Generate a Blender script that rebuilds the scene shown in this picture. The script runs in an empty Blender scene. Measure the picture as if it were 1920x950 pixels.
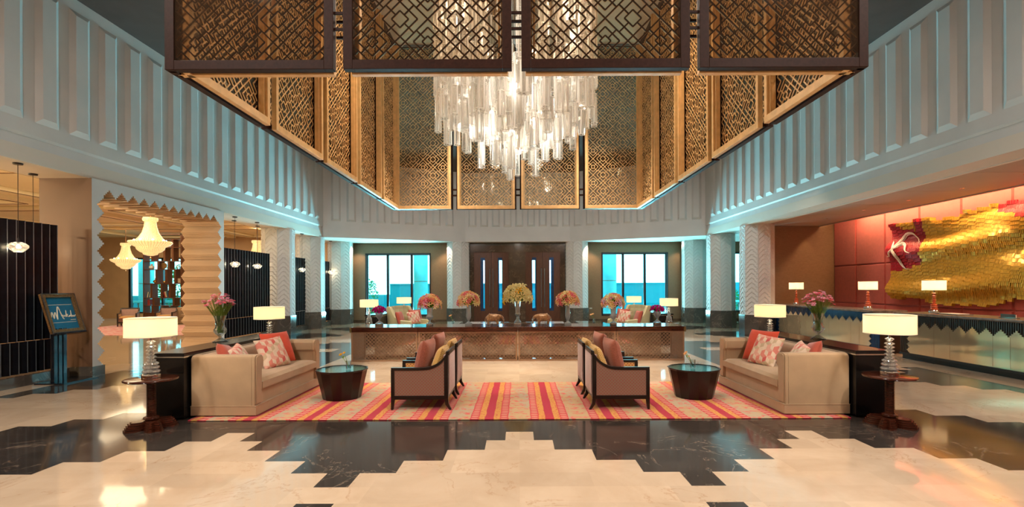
import bpy, math, random
from math import sin, cos, pi, radians, sqrt, atan2, hypot
from mathutils import Matrix, Vector
random.seed(7)
sc = bpy.context.scene
col = sc.collection

# ---------------------------------------------------------------- camera
FPX = 907.0
cam_d = bpy.data.cameras.new('camera'); cam = bpy.data.objects.new('camera', cam_d); col.objects.link(cam)
cam_d.sensor_width = 36.0; cam_d.lens = FPX * 36.0 / 1920.0
cam_d.shift_x = -13.0 / 1920.0; cam_d.shift_y = 63.0 / 1920.0
cam_d.clip_start = 0.05; cam_d.clip_end = 300
cam.matrix_world = Matrix.Translation((0, 0, 1.6)) @ Matrix.Rotation(radians(90), 4, 'X') @ Matrix.Rotation(radians(-0.25), 4, 'Z')
sc.camera = cam

# ---------------------------------------------------------------- view, render options
sc.view_settings.view_transform = 'Standard'; sc.view_settings.look = 'None'
sc.view_settings.gamma = 1.0; sc.view_settings.use_curve_mapping = False
sc.view_settings.exposure = 0.45
sc.cycles.use_denoising = True
try: sc.cycles.denoiser = 'OPENIMAGEDENOISE'
except Exception: pass
sc.cycles.max_bounces = 8; sc.cycles.diffuse_bounces = 3; sc.cycles.glossy_bounces = 4
sc.cycles.transmission_bounces = 6; sc.cycles.transparent_max_bounces = 24
sc.cycles.caustics_reflective = False; sc.cycles.caustics_refractive = False
sc.cycles.sample_clamp_indirect = 4.0; sc.cycles.blur_glossy = 0.5
sc.cycles.use_adaptive_sampling = True; sc.cycles.adaptive_threshold = 0.02

# ---------------------------------------------------------------- world: bright hazy sky
w = bpy.data.worlds.new('sky'); sc.world = w; w.use_nodes = True
bg = w.node_tree.nodes['Background']; bg.inputs[0].default_value = (0.93, 0.97, 1.0, 1); bg.inputs[1].default_value = 5.0

def light(kind, name, loc, power, color, size=0.3, sizey=None, aim=None, angle=60, blend=0.6, spread=None):
    d = bpy.data.lights.new(name, kind); o = bpy.data.objects.new(name, d); col.objects.link(o)
    d.energy = power; d.color = color; o.location = loc
    if kind == 'AREA':
        d.shape = 'RECTANGLE' if sizey else 'SQUARE'; d.size = size
        if sizey: d.size_y = sizey
        if spread: d.spread = radians(spread)
    elif kind == 'SPOT':
        d.spot_size = radians(angle); d.spot_blend = blend; d.shadow_soft_size = size
    elif kind == 'SUN': d.angle = radians(size)
    else: d.shadow_soft_size = size
    if aim is not None:
        v = Vector(aim) - Vector(loc)
        o.rotation_euler = v.to_track_quat('-Z', 'Y').to_euler()
    return o
WARM = (1.0, 0.74, 0.48); SOFT = (1.0, 0.86, 0.70); CYAN = (1.0, 0.92, 0.93); AMBER = (1.0, 0.60, 0.26)
# sunlight over the terrace
light('SUN', 'sun', (20, 40, 40), 2.5, (1, 0.97, 0.92), size=1.0, aim=(6, 24, 0))
# daylight bounced up from the sunlit terrace through the garden windows
for wx, pw in ((-5.45, 5200), (5.25, 5200), (10.0, 1300)):
    light('AREA', 'terrace_bounce', (wx, 23.3, -0.25), pw, CYAN, size=3.2, sizey=1.6, aim=(wx * 0.6, 14, 6.2))
# added wide fill spots near the ceiling, brightening the upper walls
for x, y, p in ((-4.2, -.5, 950), (4.2, -.5, 950), (-5.2, 2.4, 420), (5.2, 2.4, 420), (-3.6, 13.2, 520), (3.6, 13.2, 520)): light('SPOT', 'fill_flood', (x, y, 6.6), p, (1.0, 0.90, 0.80), size=.25, aim=(x * .8, y + 3.4, 0), angle=150, blend=.9)
# recessed ceiling downlights (all at the ceiling, pointing down)
DL = [  # x, y, power, angle, tint
    (0, 4.6, 420, 95, SOFT), (0, 8.6, 260, 80, SOFT), (-1.8, 7.0, 300, 75, WARM), (1.8, 7.0, 300, 75, WARM),
    (-5.0, 3.2, 330, 92, SOFT), (5.0, 3.2, 330, 92, SOFT), (-5.6, 7.0, 250, 70, SOFT), (5.6, 7.0, 250, 70, SOFT),
    (-3.2, 11.6, 230, 65, SOFT), (3.2, 11.6, 230, 65, SOFT), (0, 11.6, 230, 65, SOFT),
    (-5.8, 12.5, 520, 70, SOFT), (5.8, 12.5, 640, 70, SOFT), (-3.9, 16.4, 520, 70, SOFT), (3.9, 16.4, 620, 70, SOFT), (0, 16.6, 420, 70, SOFT), (0, 20.0, 160, 60, WARM),
    (0, 1.2, 360, 105, SOFT), (-1.6, 9.4, 1500, 46, SOFT), (1.6, 9.4, 1500, 46, SOFT)]
DL_K = 1.0
for x, y, p, a, c in DL:
    light('SPOT', 'downlight_beam', (x, y, 6.64), p * DL_K, c, size=0.08, aim=(x, y, 0), angle=a, blend=0.8)
# reception ceiling: cove strip over the red wall, small downlights
cv = light('AREA', 'cove_strip_light', (10.50, 7.9, 3.84), 330, (1.0, 0.55, 0.27), size=0.10, sizey=14.6); cv.rotation_euler = (0, radians(-8), 0)
for y in (5.5, 8.0, 10.5, 13.0):
    light('SPOT', 'reception_downlight_beam', (9.0, y, 3.60), 60, WARM, size=0.04, aim=(9.3, y, 0.8), angle=100)
for y in (6.5, 9.0, 11.5, 14.0):
    light('SPOT', 'artwork_spot_beam', (9.3, y, 3.60), 55, (1, 0.82, 0.6), size=0.04, aim=(10.6, y - 0.3, 2.0), angle=75)
light('SPOT', 'alcove_downlight_beam', (9.75, 16.25, 3.60), 14, AMBER, size=0.03, aim=(9.7, 16.35, 0.5), angle=60)
for x in (-7.3, -3.3, 3.2, 7.3): light('SPOT', 'garden_wall_fill_spot', (x, 21.55, 3.58), 75, WARM, size=0.03, aim=(x, 21.95, .5), angle=95)  # added warm fill for the papered wall, no fixtures there
# lounge
for x, y, p in ((-11.0, 14.45, 260), (-11.75, 21.7, 260), (-18.2, 22.4, 300), (-12.0, 7.5, 420), (-12.0, 2.0, 200)):
    light('POINT', 'lounge_glow', (x, y, 3.25), p, (1.0, 0.74, 0.42), size=0.12)
for x, y in ((-11.9, 8.2), (-11.9, 13.25), (-11.9, 18.65), (-11.9, 23.85), (-17.8, 13.25), (-17.8, 18.65), (-17.8, 23.85)):
    a_ = light('AREA', 'lounge_tray_light', (x, y, 4.40), 85 if y > 9 else 45, (1.0, 0.80, 0.52), size=3.4, sizey=2.9)

# ---------------------------------------------------------------- materials
MATS = {}
def nodes_of(m):
    m.use_nodes = True; nt = m.node_tree; nt.nodes.clear(); return nt
def N(nt, t, **kw):
    n = nt.nodes.new(t)
    for k, v in kw.items(): setattr(n, k, v)
    return n
def mth(nt, op, a, b=None, c=None):
    n = nt.nodes.new('ShaderNodeMath'); n.operation = op
    for i, v in enumerate((a, b, c)):
        if v is None: continue
        if isinstance(v, (int, float)): n.inputs[i].default_value = v
        else: nt.links.new(v, n.inputs[i])
    return n.outputs[0]
def mixc(nt, f, a, b):
    n = nt.nodes.new('ShaderNodeMix'); n.data_type = 'RGBA'
    for s, v in ((0, f), (6, a), (7, b)):
        if isinstance(v, (int, float)): n.inputs[s].default_value = v
        elif isinstance(v, tuple): n.inputs[s].default_value = (*v, 1)
        else: nt.links.new(v, n.inputs[s])
    return n.outputs[2]
def coord(nt, scale=(1, 1, 1), kind='Object', rot=(0, 0, 0)):
    tc = nt.nodes.new('ShaderNodeTexCoord'); mp = nt.nodes.new('ShaderNodeMapping')
    mp.inputs['Scale'].default_value = scale; mp.inputs['Rotation'].default_value = rot
    nt.links.new(tc.outputs[kind], mp.inputs[0]); return mp.outputs[0]
def sep(nt, v):
    s = nt.nodes.new('ShaderNodeSeparateXYZ'); nt.links.new(v, s.inputs[0]); return s.outputs
def noise(nt, v, scale=5, detail=3, rough=0.5, dist=0.0):
    n = nt.nodes.new('ShaderNodeTexNoise'); n.inputs['Scale'].default_value = scale; n.inputs['Detail'].default_value = detail
    n.inputs['Roughness'].default_value = rough; n.inputs['Distortion'].default_value = dist
    nt.links.new(v, n.inputs['Vector']); return n.outputs['Fac']
def ramp(nt, f, stops):
    r = nt.nodes.new('ShaderNodeValToRGB'); e = r.color_ramp.elements
    while len(e) < len(stops): e.new(0.5)
    for i, (p, c) in enumerate(stops): e[i].position = p; e[i].color = (*c, 1) if len(c) == 3 else c
    nt.links.new(f, r.inputs[0]); return r.outputs[0]
def princ(nt, base, rough=0.5, metal=0.0, spec=0.5, coat=0.0, sheen=0.0, bump=None, bs=0.3, bd=0.01, trans=0.0, emis=None, es=0.0, alpha=None):
    p = nt.nodes.new('ShaderNodeBsdfPrincipled'); o = nt.nodes.new('ShaderNodeOutputMaterial')
    if isinstance(base, tuple): p.inputs['Base Color'].default_value = (*base, 1)
    else: nt.links.new(base, p.inputs['Base Color'])
    if isinstance(rough, (int, float)): p.inputs['Roughness'].default_value = rough
    else: nt.links.new(rough, p.inputs['Roughness'])
    p.inputs['Metallic'].default_value = metal; p.inputs['Specular IOR Level'].default_value = spec
    p.inputs['Coat Weight'].default_value = coat; p.inputs['Coat Roughness'].default_value = 0.04
    p.inputs['Sheen Weight'].default_value = sheen; p.inputs['Transmission Weight'].default_value = trans
    if emis: p.inputs['Emission Color'].default_value = (*emis, 1); p.inputs['Emission Strength'].default_value = es
    if bump is not None:
        b = nt.nodes.new('ShaderNodeBump'); b.inputs['Strength'].default_value = bs; b.inputs['Distance'].default_value = bd
        nt.links.new(bump, b.inputs['Height']); nt.links.new(b.outputs[0], p.inputs['Normal'])
    nt.links.new(p.outputs[0], o.inputs[0]); return p
def newmat(name):
    m = bpy.data.materials.new(name); MATS[name] = m; return m, nodes_of(m)
def simple(name, c, rough=0.5, metal=0.0, var=0.08, scale=6, bump=0.0, bscale=60, **kw):
    m, nt = newmat(name); v = coord(nt)
    n = noise(nt, v, scale, 4)
    lo = tuple(max(0, x * (1 - var)) for x in c); hi = tuple(min(1, x * (1 + var)) for x in c)
    base = ramp(nt, n, [(0.3, lo), (0.7, hi)])
    b = noise(nt, v, bscale, 2) if bump else None
    princ(nt, base, rough, metal, bump=b, bs=bump, bd=0.004, **kw); return m
def wood(name, c1, c2, rough=0.25, coat=0.3, sc_=(2, 2, 14), spec=0.5):
    m, nt = newmat(name); v = coord(nt, sc_)
    n = noise(nt, v, 3.0, 5, 0.6, 1.2)
    princ(nt, ramp(nt, n, [(0.3, c1), (0.7, c2)]), rough, coat=coat, bump=n, bs=0.05, spec=spec); return m

simple('plaster', (0.66, 0.66, 0.655), 0.55, var=0.05, scale=1.3, bump=0.05, bscale=25)
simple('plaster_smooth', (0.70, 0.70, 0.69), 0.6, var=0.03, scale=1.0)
simple('ceiling_grey', (0.11, 0.085, 0.078), 0.9, var=0.08, scale=2, spec=0.05)
simple('soffit', (0.72, 0.66, 0.58), 0.6, var=0.03, scale=1)
simple('reception_ceiling', (0.42, 0.31, 0.25), 0.6, var=0.05, scale=1)
simple('lounge_ceiling', (0.80, 0.66, 0.42), 0.6, var=0.04, scale=1)
simple('lounge_wall', (0.55, 0.36, 0.20), 0.6, var=0.06, scale=2)
simple('brown_trim', (0.16, 0.075, 0.03), 0.4, var=0.1)
# linen wallpaper
m, nt = newmat('wallpaper'); v = coord(nt)
a = noise(nt, coord(nt, (1, 1, 30)), 9, 2); b = noise(nt, coord(nt, (30, 30, 1)), 9, 2)
f = mth(nt, 'MULTIPLY', mth(nt, 'ADD', a, b), 0.5)
princ(nt, ramp(nt, f, [(0.35, (0.17, 0.105, 0.058)), (0.65, (0.26, 0.165, 0.095))]), 0.5, bump=f, bs=0.1, spec=0.35)
simple('block_wall', (0.145, 0.075, 0.042), 0.55, var=0.06, scale=1.5)
simple('zigzag_reveal', (0.60, 0.42, 0.27), 0.55, var=0.04, scale=2)
# marble
def marble(name, c1, c2, vein, rough=0.06, tile=(0.6, 0.294), vs=1.6, vw=0.035, world=True, tvar=0.08):
    m, nt = newmat(name)
    g = nt.nodes.new('ShaderNodeNewGeometry'); pos = g.outputs['Position'] if world else coord(nt)
    n1 = noise(nt, pos, 1.3, 6, 0.6, 0.8)
    base = ramp(nt, n1, [(0.3, c1), (0.72, c2)])
    # veins: thin band of a distorted noise
    n2 = noise(nt, pos, vs, 8, 0.62, 1.6)
    d = mth(nt, 'ABSOLUTE', mth(nt, 'SUBTRACT', n2, 0.5))
    vf = mth(nt, 'SUBTRACT', 1.0, mth(nt, 'DIVIDE', d, vw)); vf = mth(nt, 'MAXIMUM', vf, 0.0)
    gate = mth(nt, 'GREATER_THAN', noise(nt, pos, 0.9, 2), 0.5)
    vf = mth(nt, 'MULTIPLY', mth(nt, 'POWER', vf, 2.5), mth(nt, 'ADD', mth(nt, 'MULTIPLY', gate, 0.7), 0.12))
    base = mixc(nt, vf, base, vein)
    # per tile tone
    s = sep(nt, pos)
    cx = mth(nt, 'FLOOR', mth(nt, 'DIVIDE', s[0], tile[0])); cy = mth(nt, 'FLOOR', mth(nt, 'DIVIDE', mth(nt, 'SUBTRACT', s[1], 3.59), tile[1]))
    cb = nt.nodes.new('ShaderNodeCombineXYZ'); nt.links.new(cx, cb.inputs[0]); nt.links.new(cy, cb.inputs[1])
    wn = nt.nodes.new('ShaderNodeTexWhiteNoise'); wn.noise_dimensions = '2D'; nt.links.new(cb.outputs[0], wn.inputs['Vector'])
    hv = nt.nodes.new('ShaderNodeHueSaturation'); nt.links.new(base, hv.inputs['Color'])
    nt.links.new(mth(nt, 'ADD', mth(nt, 'MULTIPLY', wn.outputs['Value'], tvar), 1 - tvar * 0.6), hv.inputs['Value'])
    princ(nt, hv.outputs[0], rough, spec=0.5, coat=0.12); return m
marble('cream_marble', (0.48, 0.355, 0.245), (0.59, 0.46, 0.34), (0.40, 0.25, 0.15), vw=0.013, vs=0.8, tvar=0.14)
marble('dark_marble', (0.026, 0.021, 0.019), (0.055, 0.045, 0.039), (0.26, 0.19, 0.14), vw=0.012, vs=1.1, rough=0.10, tvar=0.3)
marble('grey_marble', (0.075, 0.068, 0.062), (0.13, 0.115, 0.10), (0.30, 0.25, 0.20), vw=0.02, rough=0.12)
marble('brown_marble', (0.065, 0.040, 0.026), (0.12, 0.075, 0.048), (0.28, 0.19, 0.12), vw=0.02, rough=0.12)
wood('black_lacquer', (0.005, 0.0045, 0.005), (0.009, 0.008, 0.008), 0.22, 0.12, spec=0.35)
simple('screen_black', (0.006, 0.007, 0.010), 0.22, var=0.2, spec=0.14)
wood('espresso', (0.010, 0.005, 0.004), (0.02, 0.010, 0.007), 0.3, 0.12, spec=0.35)
wood('mahogany', (0.035, 0.008, 0.004), (0.075, 0.018, 0.008), 0.18, 0.6)
wood('door_wood', (0.085, 0.028, 0.012), (0.15, 0.052, 0.022), 0.35, 0.1, (6, 6, 1.0))
wood('canopy_dark', (0.020, 0.006, 0.003), (0.034, 0.011, 0.006), 0.5, 0.0, (9, 9, 9), spec=0.12)
simple('canopy_gold', (0.80, 0.50, 0.22), 0.4, metal=0.1, var=0.12, scale=12)
simple('bronze_screen', (0.42, 0.25, 0.15), 0.3, metal=0.4, var=0.08)
simple('slat_glint', (0.22, 0.27, 0.33), 0.25, metal=0.6, var=0.1)  # paler edge strip imitates the slats catching daylight
simple('gold_strip', (0.75, 0.5, 0.22), 0.3, metal=0.8)
simple('chrome', (0.80, 0.82, 0.84), 0.08, metal=1.0, var=0.02)
simple('steel', (0.35, 0.33, 0.32), 0.25, metal=1.0, var=0.05)
simple('easel_metal', (0.012, 0.019, 0.032), 0.18, metal=0.5, var=0.05, coat=0.5)
simple('sofa_velvet', (0.41, 0.265, 0.145), 0.75, var=0.07, scale=5, bump=0.06, bscale=90, sheen=0.35)
simple('far_chair_fabric', (0.60, 0.52, 0.28), 0.75, var=0.06, scale=4, sheen=0.3)
simple('orange_fabric', (0.62, 0.060, 0.018), 0.8, var=0.12, scale=9, bump=0.05, sheen=0.3)
simple('coral_fabric', (0.44, 0.07, 0.035), 0.7, var=0.10, scale=9, sheen=0.3)
simple('rust_fabric', (0.34, 0.09, 0.05), 0.75, var=0.2, scale=60, sheen=0.3)
for nm, c in (('cube_cream', (0.74, 0.57, 0.42)), ('cube_sand', (0.58, 0.42, 0.26)), ('cube_pink', (0.68, 0.22, 0.16)),
              ('cube_coral', (0.62, 0.10, 0.085)), ('cube_blush', (0.72, 0.36, 0.27))):
    simple(nm, c, 0.8, var=0.06, scale=30, sheen=0.2)
# dotted upholstery
def dots(name, c_bg, c_dot, px=0.026, pz=0.026, thr=0.55, kind='Object', rough=0.7):
    m, nt = newmat(name); s = sep(nt, coord(nt))
    u = mth(nt, 'ADD', s[0], mth(nt, 'MULTIPLY', s[1], 1.0))
    a = mth(nt, 'SINE', mth(nt, 'MULTIPLY', u, 2 * pi / (2 * px))); b = mth(nt, 'SINE', mth(nt, 'MULTIPLY', s[2], 2 * pi / (2 * pz)))
    f = mth(nt, 'GREATER_THAN', mth(nt, 'MULTIPLY', a, b), thr)
    princ(nt, mixc(nt, f, c_bg, c_dot), rough, sheen=0.3, bump=f, bs=0.1); return m
dots('chair_dots', (0.215, 0.118, 0.075), (0.26, 0.042, 0.028), 0.020, 0.020, 0.45)
dots('chair_inner', (0.62, 0.36, 0.11), (0.34, 0.06, 0.03), 0.022, 0.022, 0.40)
dots('gold_dots', (0.66, 0.40, 0.10), (0.30, 0.12, 0.03), 0.012, 0.012, 0.35)
simple('chair_back_fabric', (0.50, 0.33, 0.30), 0.8, var=0.2, scale=70, sheen=0.4)
# rug
m, nt = newmat('rug_stripes'); s = sep(nt, coord(nt)); wob = noise(nt, coord(nt, (1, 0.7, 1)), 6, 2)
xx = mth(nt, 'ADD', s[0], mth(nt, 'MULTIPLY', mth(nt, 'SUBTRACT', wob, 0.5), 0.03))
t = mth(nt, 'FRACT', mth(nt, 'ADD', mth(nt, 'DIVIDE', mth(nt, 'SUBTRACT', xx, 0.365), 0.73), 0.5))
t = mth(nt, 'MULTIPLY', mth(nt, 'ABSOLUTE', mth(nt, 'SUBTRACT', t, 0.5)), 0.73)
yy = s[1]
bei = mixc(nt, mth(nt, 'GREATER_THAN', noise(nt, coord(nt, (1, 0.35, 1)), 3.0, 2), 0.52), (0.46, 0.315, 0.17), (0.41, 0.32, 0.21))
n6 = noise(nt, coord(nt, (13, 24, 1)), 1.0, 1)
motif = mth(nt, 'MULTIPLY', mth(nt, 'GREATER_THAN', n6, 0.56), mth(nt, 'GREATER_THAN', mth(nt, 'SINE', mth(nt, 'MULTIPLY', yy, 2 * pi / 0.22)), -0.4))
bei = mixc(nt, motif, bei, (0.60, 0.10, 0.085))
yel = mixc(nt, mth(nt, 'GREATER_THAN', noise(nt, coord(nt, (25, 25, 1)), 1.2, 1), 0.57), (0.58, 0.27, 0.055), (0.52, 0.13, 0.04))
dia = mth(nt, 'GREATER_THAN', mth(nt, 'MULTIPLY', mth(nt, 'SINE', mth(nt, 'MULTIPLY', yy, 2 * pi / 0.085)), mth(nt, 'SINE', mth(nt, 'MULTIPLY', mth(nt, 'SUBTRACT', t, 0.128), pi / 0.104))), 0.35)
redp = mixc(nt, dia, (0.52, 0.035, 0.05), (0.60, 0.36, 0.24))
solid = mixc(nt, noise(nt, coord(nt, (1, 1, 1)), 1.6, 2), (0.42, 0.008, 0.018), (0.38, 0.012, 0.06))
c = mixc(nt, mth(nt, 'GREATER_THAN', t, 0.052), solid, yel)
c = mixc(nt, mth(nt, 'GREATER_THAN', t, 0.128), c, redp)
c = mixc(nt, mth(nt, 'GREATER_THAN', t, 0.232), c, bei)
bmp = noise(nt, coord(nt), 160, 2)
princ(nt, c, 0.9, spec=0.2, bump=bmp, bs=0.3, bd=0.004, sheen=0.2)
simple('rug_edge', (0.42, 0.06, 0.05), 0.9)
# lounge rug
m, nt = newmat('lounge_rug'); n = noise(nt, coord(nt), 3.5, 5)
princ(nt, ramp(nt, n, [(0.35, (0.62, 0.18, 0.16)), (0.5, (0.66, 0.42, 0.38)), (0.65, (0.60, 0.12, 0.14))]), 0.9)
# glass
def glassy(name, tint, refl=0.12, rough=0.02, glossc=(1, 1, 1), diff=0.0, dcol=(1, 1, 1), fres=True):
    m, nt = newmat(name)
    tr = N(nt, 'ShaderNodeBsdfTransparent'); tr.inputs[0].default_value = (*tint, 1)
    gl = N(nt, 'ShaderNodeBsdfGlossy'); gl.inputs['Roughness'].default_value = rough; gl.inputs['Color'].default_value = (*glossc, 1)
    mx = N(nt, 'ShaderNodeMixShader')
    if fres:
        lw = N(nt, 'ShaderNodeLayerWeight'); lw.inputs['Blend'].default_value = 0.35
        f = mth(nt, 'ADD', mth(nt, 'MULTIPLY', lw.outputs['Fresnel'], 0.6), refl * 0.6)
        nt.links.new(f, mx.inputs[0])
    else: mx.inputs[0].default_value = refl
    nt.links.new(tr.outputs[0], mx.inputs[1]); nt.links.new(gl.outputs[0], mx.inputs[2])
    out = N(nt, 'ShaderNodeOutputMaterial'); last = mx.outputs[0]
    if diff > 0:
        df = N(nt, 'ShaderNodeBsdfDiffuse'); df.inputs[0].default_value = (*dcol, 1)
        m2 = N(nt, 'ShaderNodeMixShader'); m2.inputs[0].default_value = diff
        nt.links.new(last, m2.inputs[1]); nt.links.new(df.outputs[0], m2.inputs[2]); last = m2.outputs[0]
    nt.links.new(last, out.inputs[0]); return m
glassy('window_glass', (0.48, 0.91, 0.97), 0.05)
glassy('door_glass', (0.55, 0.85, 1.0), 0.06)
glassy('clear_glass', (0.90, 0.96, 0.97), 0.10)
glassy('table_glass', (0.30, 0.62, 0.60), 0.35)
glassy('teal_glass', (0.10, 0.45, 0.47), 0.45)
glassy('bronze_glass', (0.93, 0.85, 0.74), 0.12, glossc=(0.95, 0.9, 0.85), diff=0.04, dcol=(0.30, 0.19, 0.12))
glassy('silver_glass', (0.80, 0.90, 0.94), 0.45, rough=0.06, glossc=(0.95, 0.98, 1.0), diff=0.25, dcol=(0.92, 0.96, 0.98))
glassy('lamp_glass', (0.96, 0.97, 0.97), 0.34, rough=0.03, diff=0.13, dcol=(0.95, 0.95, 0.93))
simple('amber_glass', (0.62, 0.12, 0.05), 0.08, var=0.05, coat=1.0)
simple('mirror', (0.86, 0.84, 0.82), 0.04, metal=1.0, var=0.02)
simple('gold_mirror', (0.88, 0.76, 0.52), 0.06, metal=0.72, var=0.03)
m, nt = newmat('crystal')
gl = N(nt, 'ShaderNodeBsdfGlossy'); gl.inputs['Roughness'].default_value = 0.04
tr = N(nt, 'ShaderNodeBsdfTransparent'); tr.inputs[0].default_value = (0.97, 0.96, 0.94, 1)
tl = N(nt, 'ShaderNodeBsdfTranslucent'); tl.inputs[0].default_value = (0.95, 0.90, 0.84, 1)
df = N(nt, 'ShaderNodeBsdfDiffuse'); df.inputs[0].default_value = (0.95, 0.92, 0.88, 1)
a1 = N(nt, 'ShaderNodeMixShader'); a1.inputs[0].default_value = 0.5; nt.links.new(tl.outputs[0], a1.inputs[1]); nt.links.new(df.outputs[0], a1.inputs[2])
a2 = N(nt, 'ShaderNodeMixShader'); a2.inputs[0].default_value = 0.20; nt.links.new(tr.outputs[0], a2.inputs[1]); nt.links.new(a1.outputs[0], a2.inputs[2])
lw = N(nt, 'ShaderNodeLayerWeight'); lw.inputs['Blend'].default_value = 0.5
a3 = N(nt, 'ShaderNodeMixShader'); nt.links.new(mth(nt, 'MULTIPLY', lw.outputs['Fresnel'], .45), a3.inputs[0]); nt.links.new(a2.outputs[0], a3.inputs[1]); nt.links.new(gl.outputs[0], a3.inputs[2])
out = N(nt, 'ShaderNodeOutputMaterial'); nt.links.new(a3.outputs[0], out.inputs[0])
def shade_mat(name, c, tl_w=0.6):
    m, nt = newmat(name)
    tl = N(nt, 'ShaderNodeBsdfTranslucent'); tl.inputs[0].default_value = (*c, 1)
    df = N(nt, 'ShaderNodeBsdfDiffuse'); df.inputs[0].default_value = (*c, 1)
    mx = N(nt, 'ShaderNodeMixShader'); mx.inputs[0].default_value = 1 - tl_w
    nt.links.new(tl.outputs[0], mx.inputs[1]); nt.links.new(df.outputs[0], mx.inputs[2])
    out = N(nt, 'ShaderNodeOutputMaterial'); nt.links.new(mx.outputs[0], out.inputs[0]); return m
shade_mat('lamp_shade', (0.93, 0.80, 0.56))
shade_mat('petal_cream', (0.93, 0.80, 0.42), 0.3)
shade_mat('petal_peach', (0.88, 0.50, 0.22), 0.3)
shade_mat('petal_pink', (0.80, 0.15, 0.20), 0.3)
shade_mat('petal_rose', (0.90, 0.45, 0.55), 0.3)
shade_mat('petal_magenta', (0.60, 0.010, 0.22), 0.3)
shade_mat('petal_yellow', (0.92, 0.48, 0.02), 0.3)
shade_mat('foliage', (0.12, 0.22, 0.03), 0.3)
shade_mat('stem_green', (0.22, 0.32, 0.06), 0.3)
shade_mat('bush_green', (0.05, 0.22, 0.06), 0.3)
def emit(name, c, s):
    m, nt = newmat(name); e = N(nt, 'ShaderNodeEmission'); e.inputs[0].default_value = (*c, 1); e.inputs[1].default_value = s
    o = N(nt, 'ShaderNodeOutputMaterial'); nt.links.new(e.outputs[0], o.inputs[0]); return m
emit('bulb', (1.0, 0.82, 0.58), 14.0); emit('led_strip', (1.0, 0.66, 0.34), 7.0); emit('led_dot', (1.0, 0.9, 0.75), 5.0)
# crystal beads of the lounge chandeliers, lit bulbs behind strings of beads
m, nt = newmat('bead_glass'); s = sep(nt, coord(nt)); n = noise(nt, coord(nt, (1, 1, 1)), 30, 2)
ang = mth(nt, 'ARCTAN2', s[1], s[0]); strp = mth(nt, 'SINE', mth(nt, 'MULTIPLY', ang, 44))
f = mth(nt, 'ADD', mth(nt, 'MULTIPLY', strp, 0.25), n)
princ(nt, ramp(nt, f, [(0.25, (0.55, 0.33, 0.10)), (0.6, (0.95, 0.80, 0.45))]), 0.15, spec=0.8, emis=(1.0, 0.66, 0.28), es=0.55)
simple('elephant_bronze', (0.55, 0.31, 0.16), 0.3, metal=0.2, var=0.4, scale=40, bump=0.4, bscale=50)
simple('teal_board', (0.005, 0.16, 0.32), 0.5, var=0.1, scale=40)
simple('frame_gold', (0.30, 0.17, 0.07), 0.35, metal=0.6, var=0.3, scale=40)
simple('ink_cream', (0.85, 0.80, 0.66), 0.5, var=0.02)
simple('red_panel', (0.34, 0.048, 0.040), 0.75, var=0.10, scale=14, bump=0.06, bscale=70, sheen=0.3)
simple('art_gold', (0.92, 0.50, 0.07), 0.30, metal=0.55, var=0.2, scale=18)
simple('art_red', (0.36, 0.008, 0.018), 0.4, var=0.2, scale=20)
simple('art_white', (0.80, 0.70, 0.62), 0.4, var=0.1, scale=20)
simple('navy_blue_reflect', (0.010, 0.055, 0.16), 0.25, metal=0.3, var=0.2, scale=8, coat=0.5)  # reflected daylight put into the desk fluting's blue; navy on the door slots
simple('slat_brown', (0.028, 0.015, 0.008), 0.3, var=0.2, coat=0.3)
simple('counter_stone', (0.16, 0.13, 0.11), 0.2, var=0.35, scale=9)
simple('paper', (0.8, 0.75, 0.68), 0.5)
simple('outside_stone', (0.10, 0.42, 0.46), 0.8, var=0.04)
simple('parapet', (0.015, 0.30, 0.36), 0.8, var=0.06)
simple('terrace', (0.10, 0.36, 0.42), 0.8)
simple('frame_dark', (0.012, 0.010, 0.012), 0.35)
simple('lounge_fabric', (0.55, 0.40, 0.34), 0.8, sheen=0.3)
simple('white_top', (0.78, 0.78, 0.78), 0.15, coat=0.5)
simple('book_red', (0.4, 0.04, 0.03), 0.6); simple('book_cream', (0.7, 0.6, 0.42), 0.6); simple('book_blue', (0.05, 0.12, 0.2), 0.6)
simple('brass', (0.65, 0.42, 0.16), 0.25, metal=0.9)
simple('drum_wood', (0.012, 0.006, 0.005), 0.32, var=0.3, coat=0.15, spec=0.35)
simple('teal_lining', (0.16, 0.66, 0.62), 0.25, metal=0.1, var=0.2, scale=12)
shade_mat('crystal_glint', (0.98, 0.96, 0.92), 0.3)  # whiter arrises paint in the bright glints along the crystal edges
simple('satin_black', (0.006, 0.005, 0.006), 0.3)
simple('socket_white', (0.55, 0.5, 0.45), 0.5)
M = MATS

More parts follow.
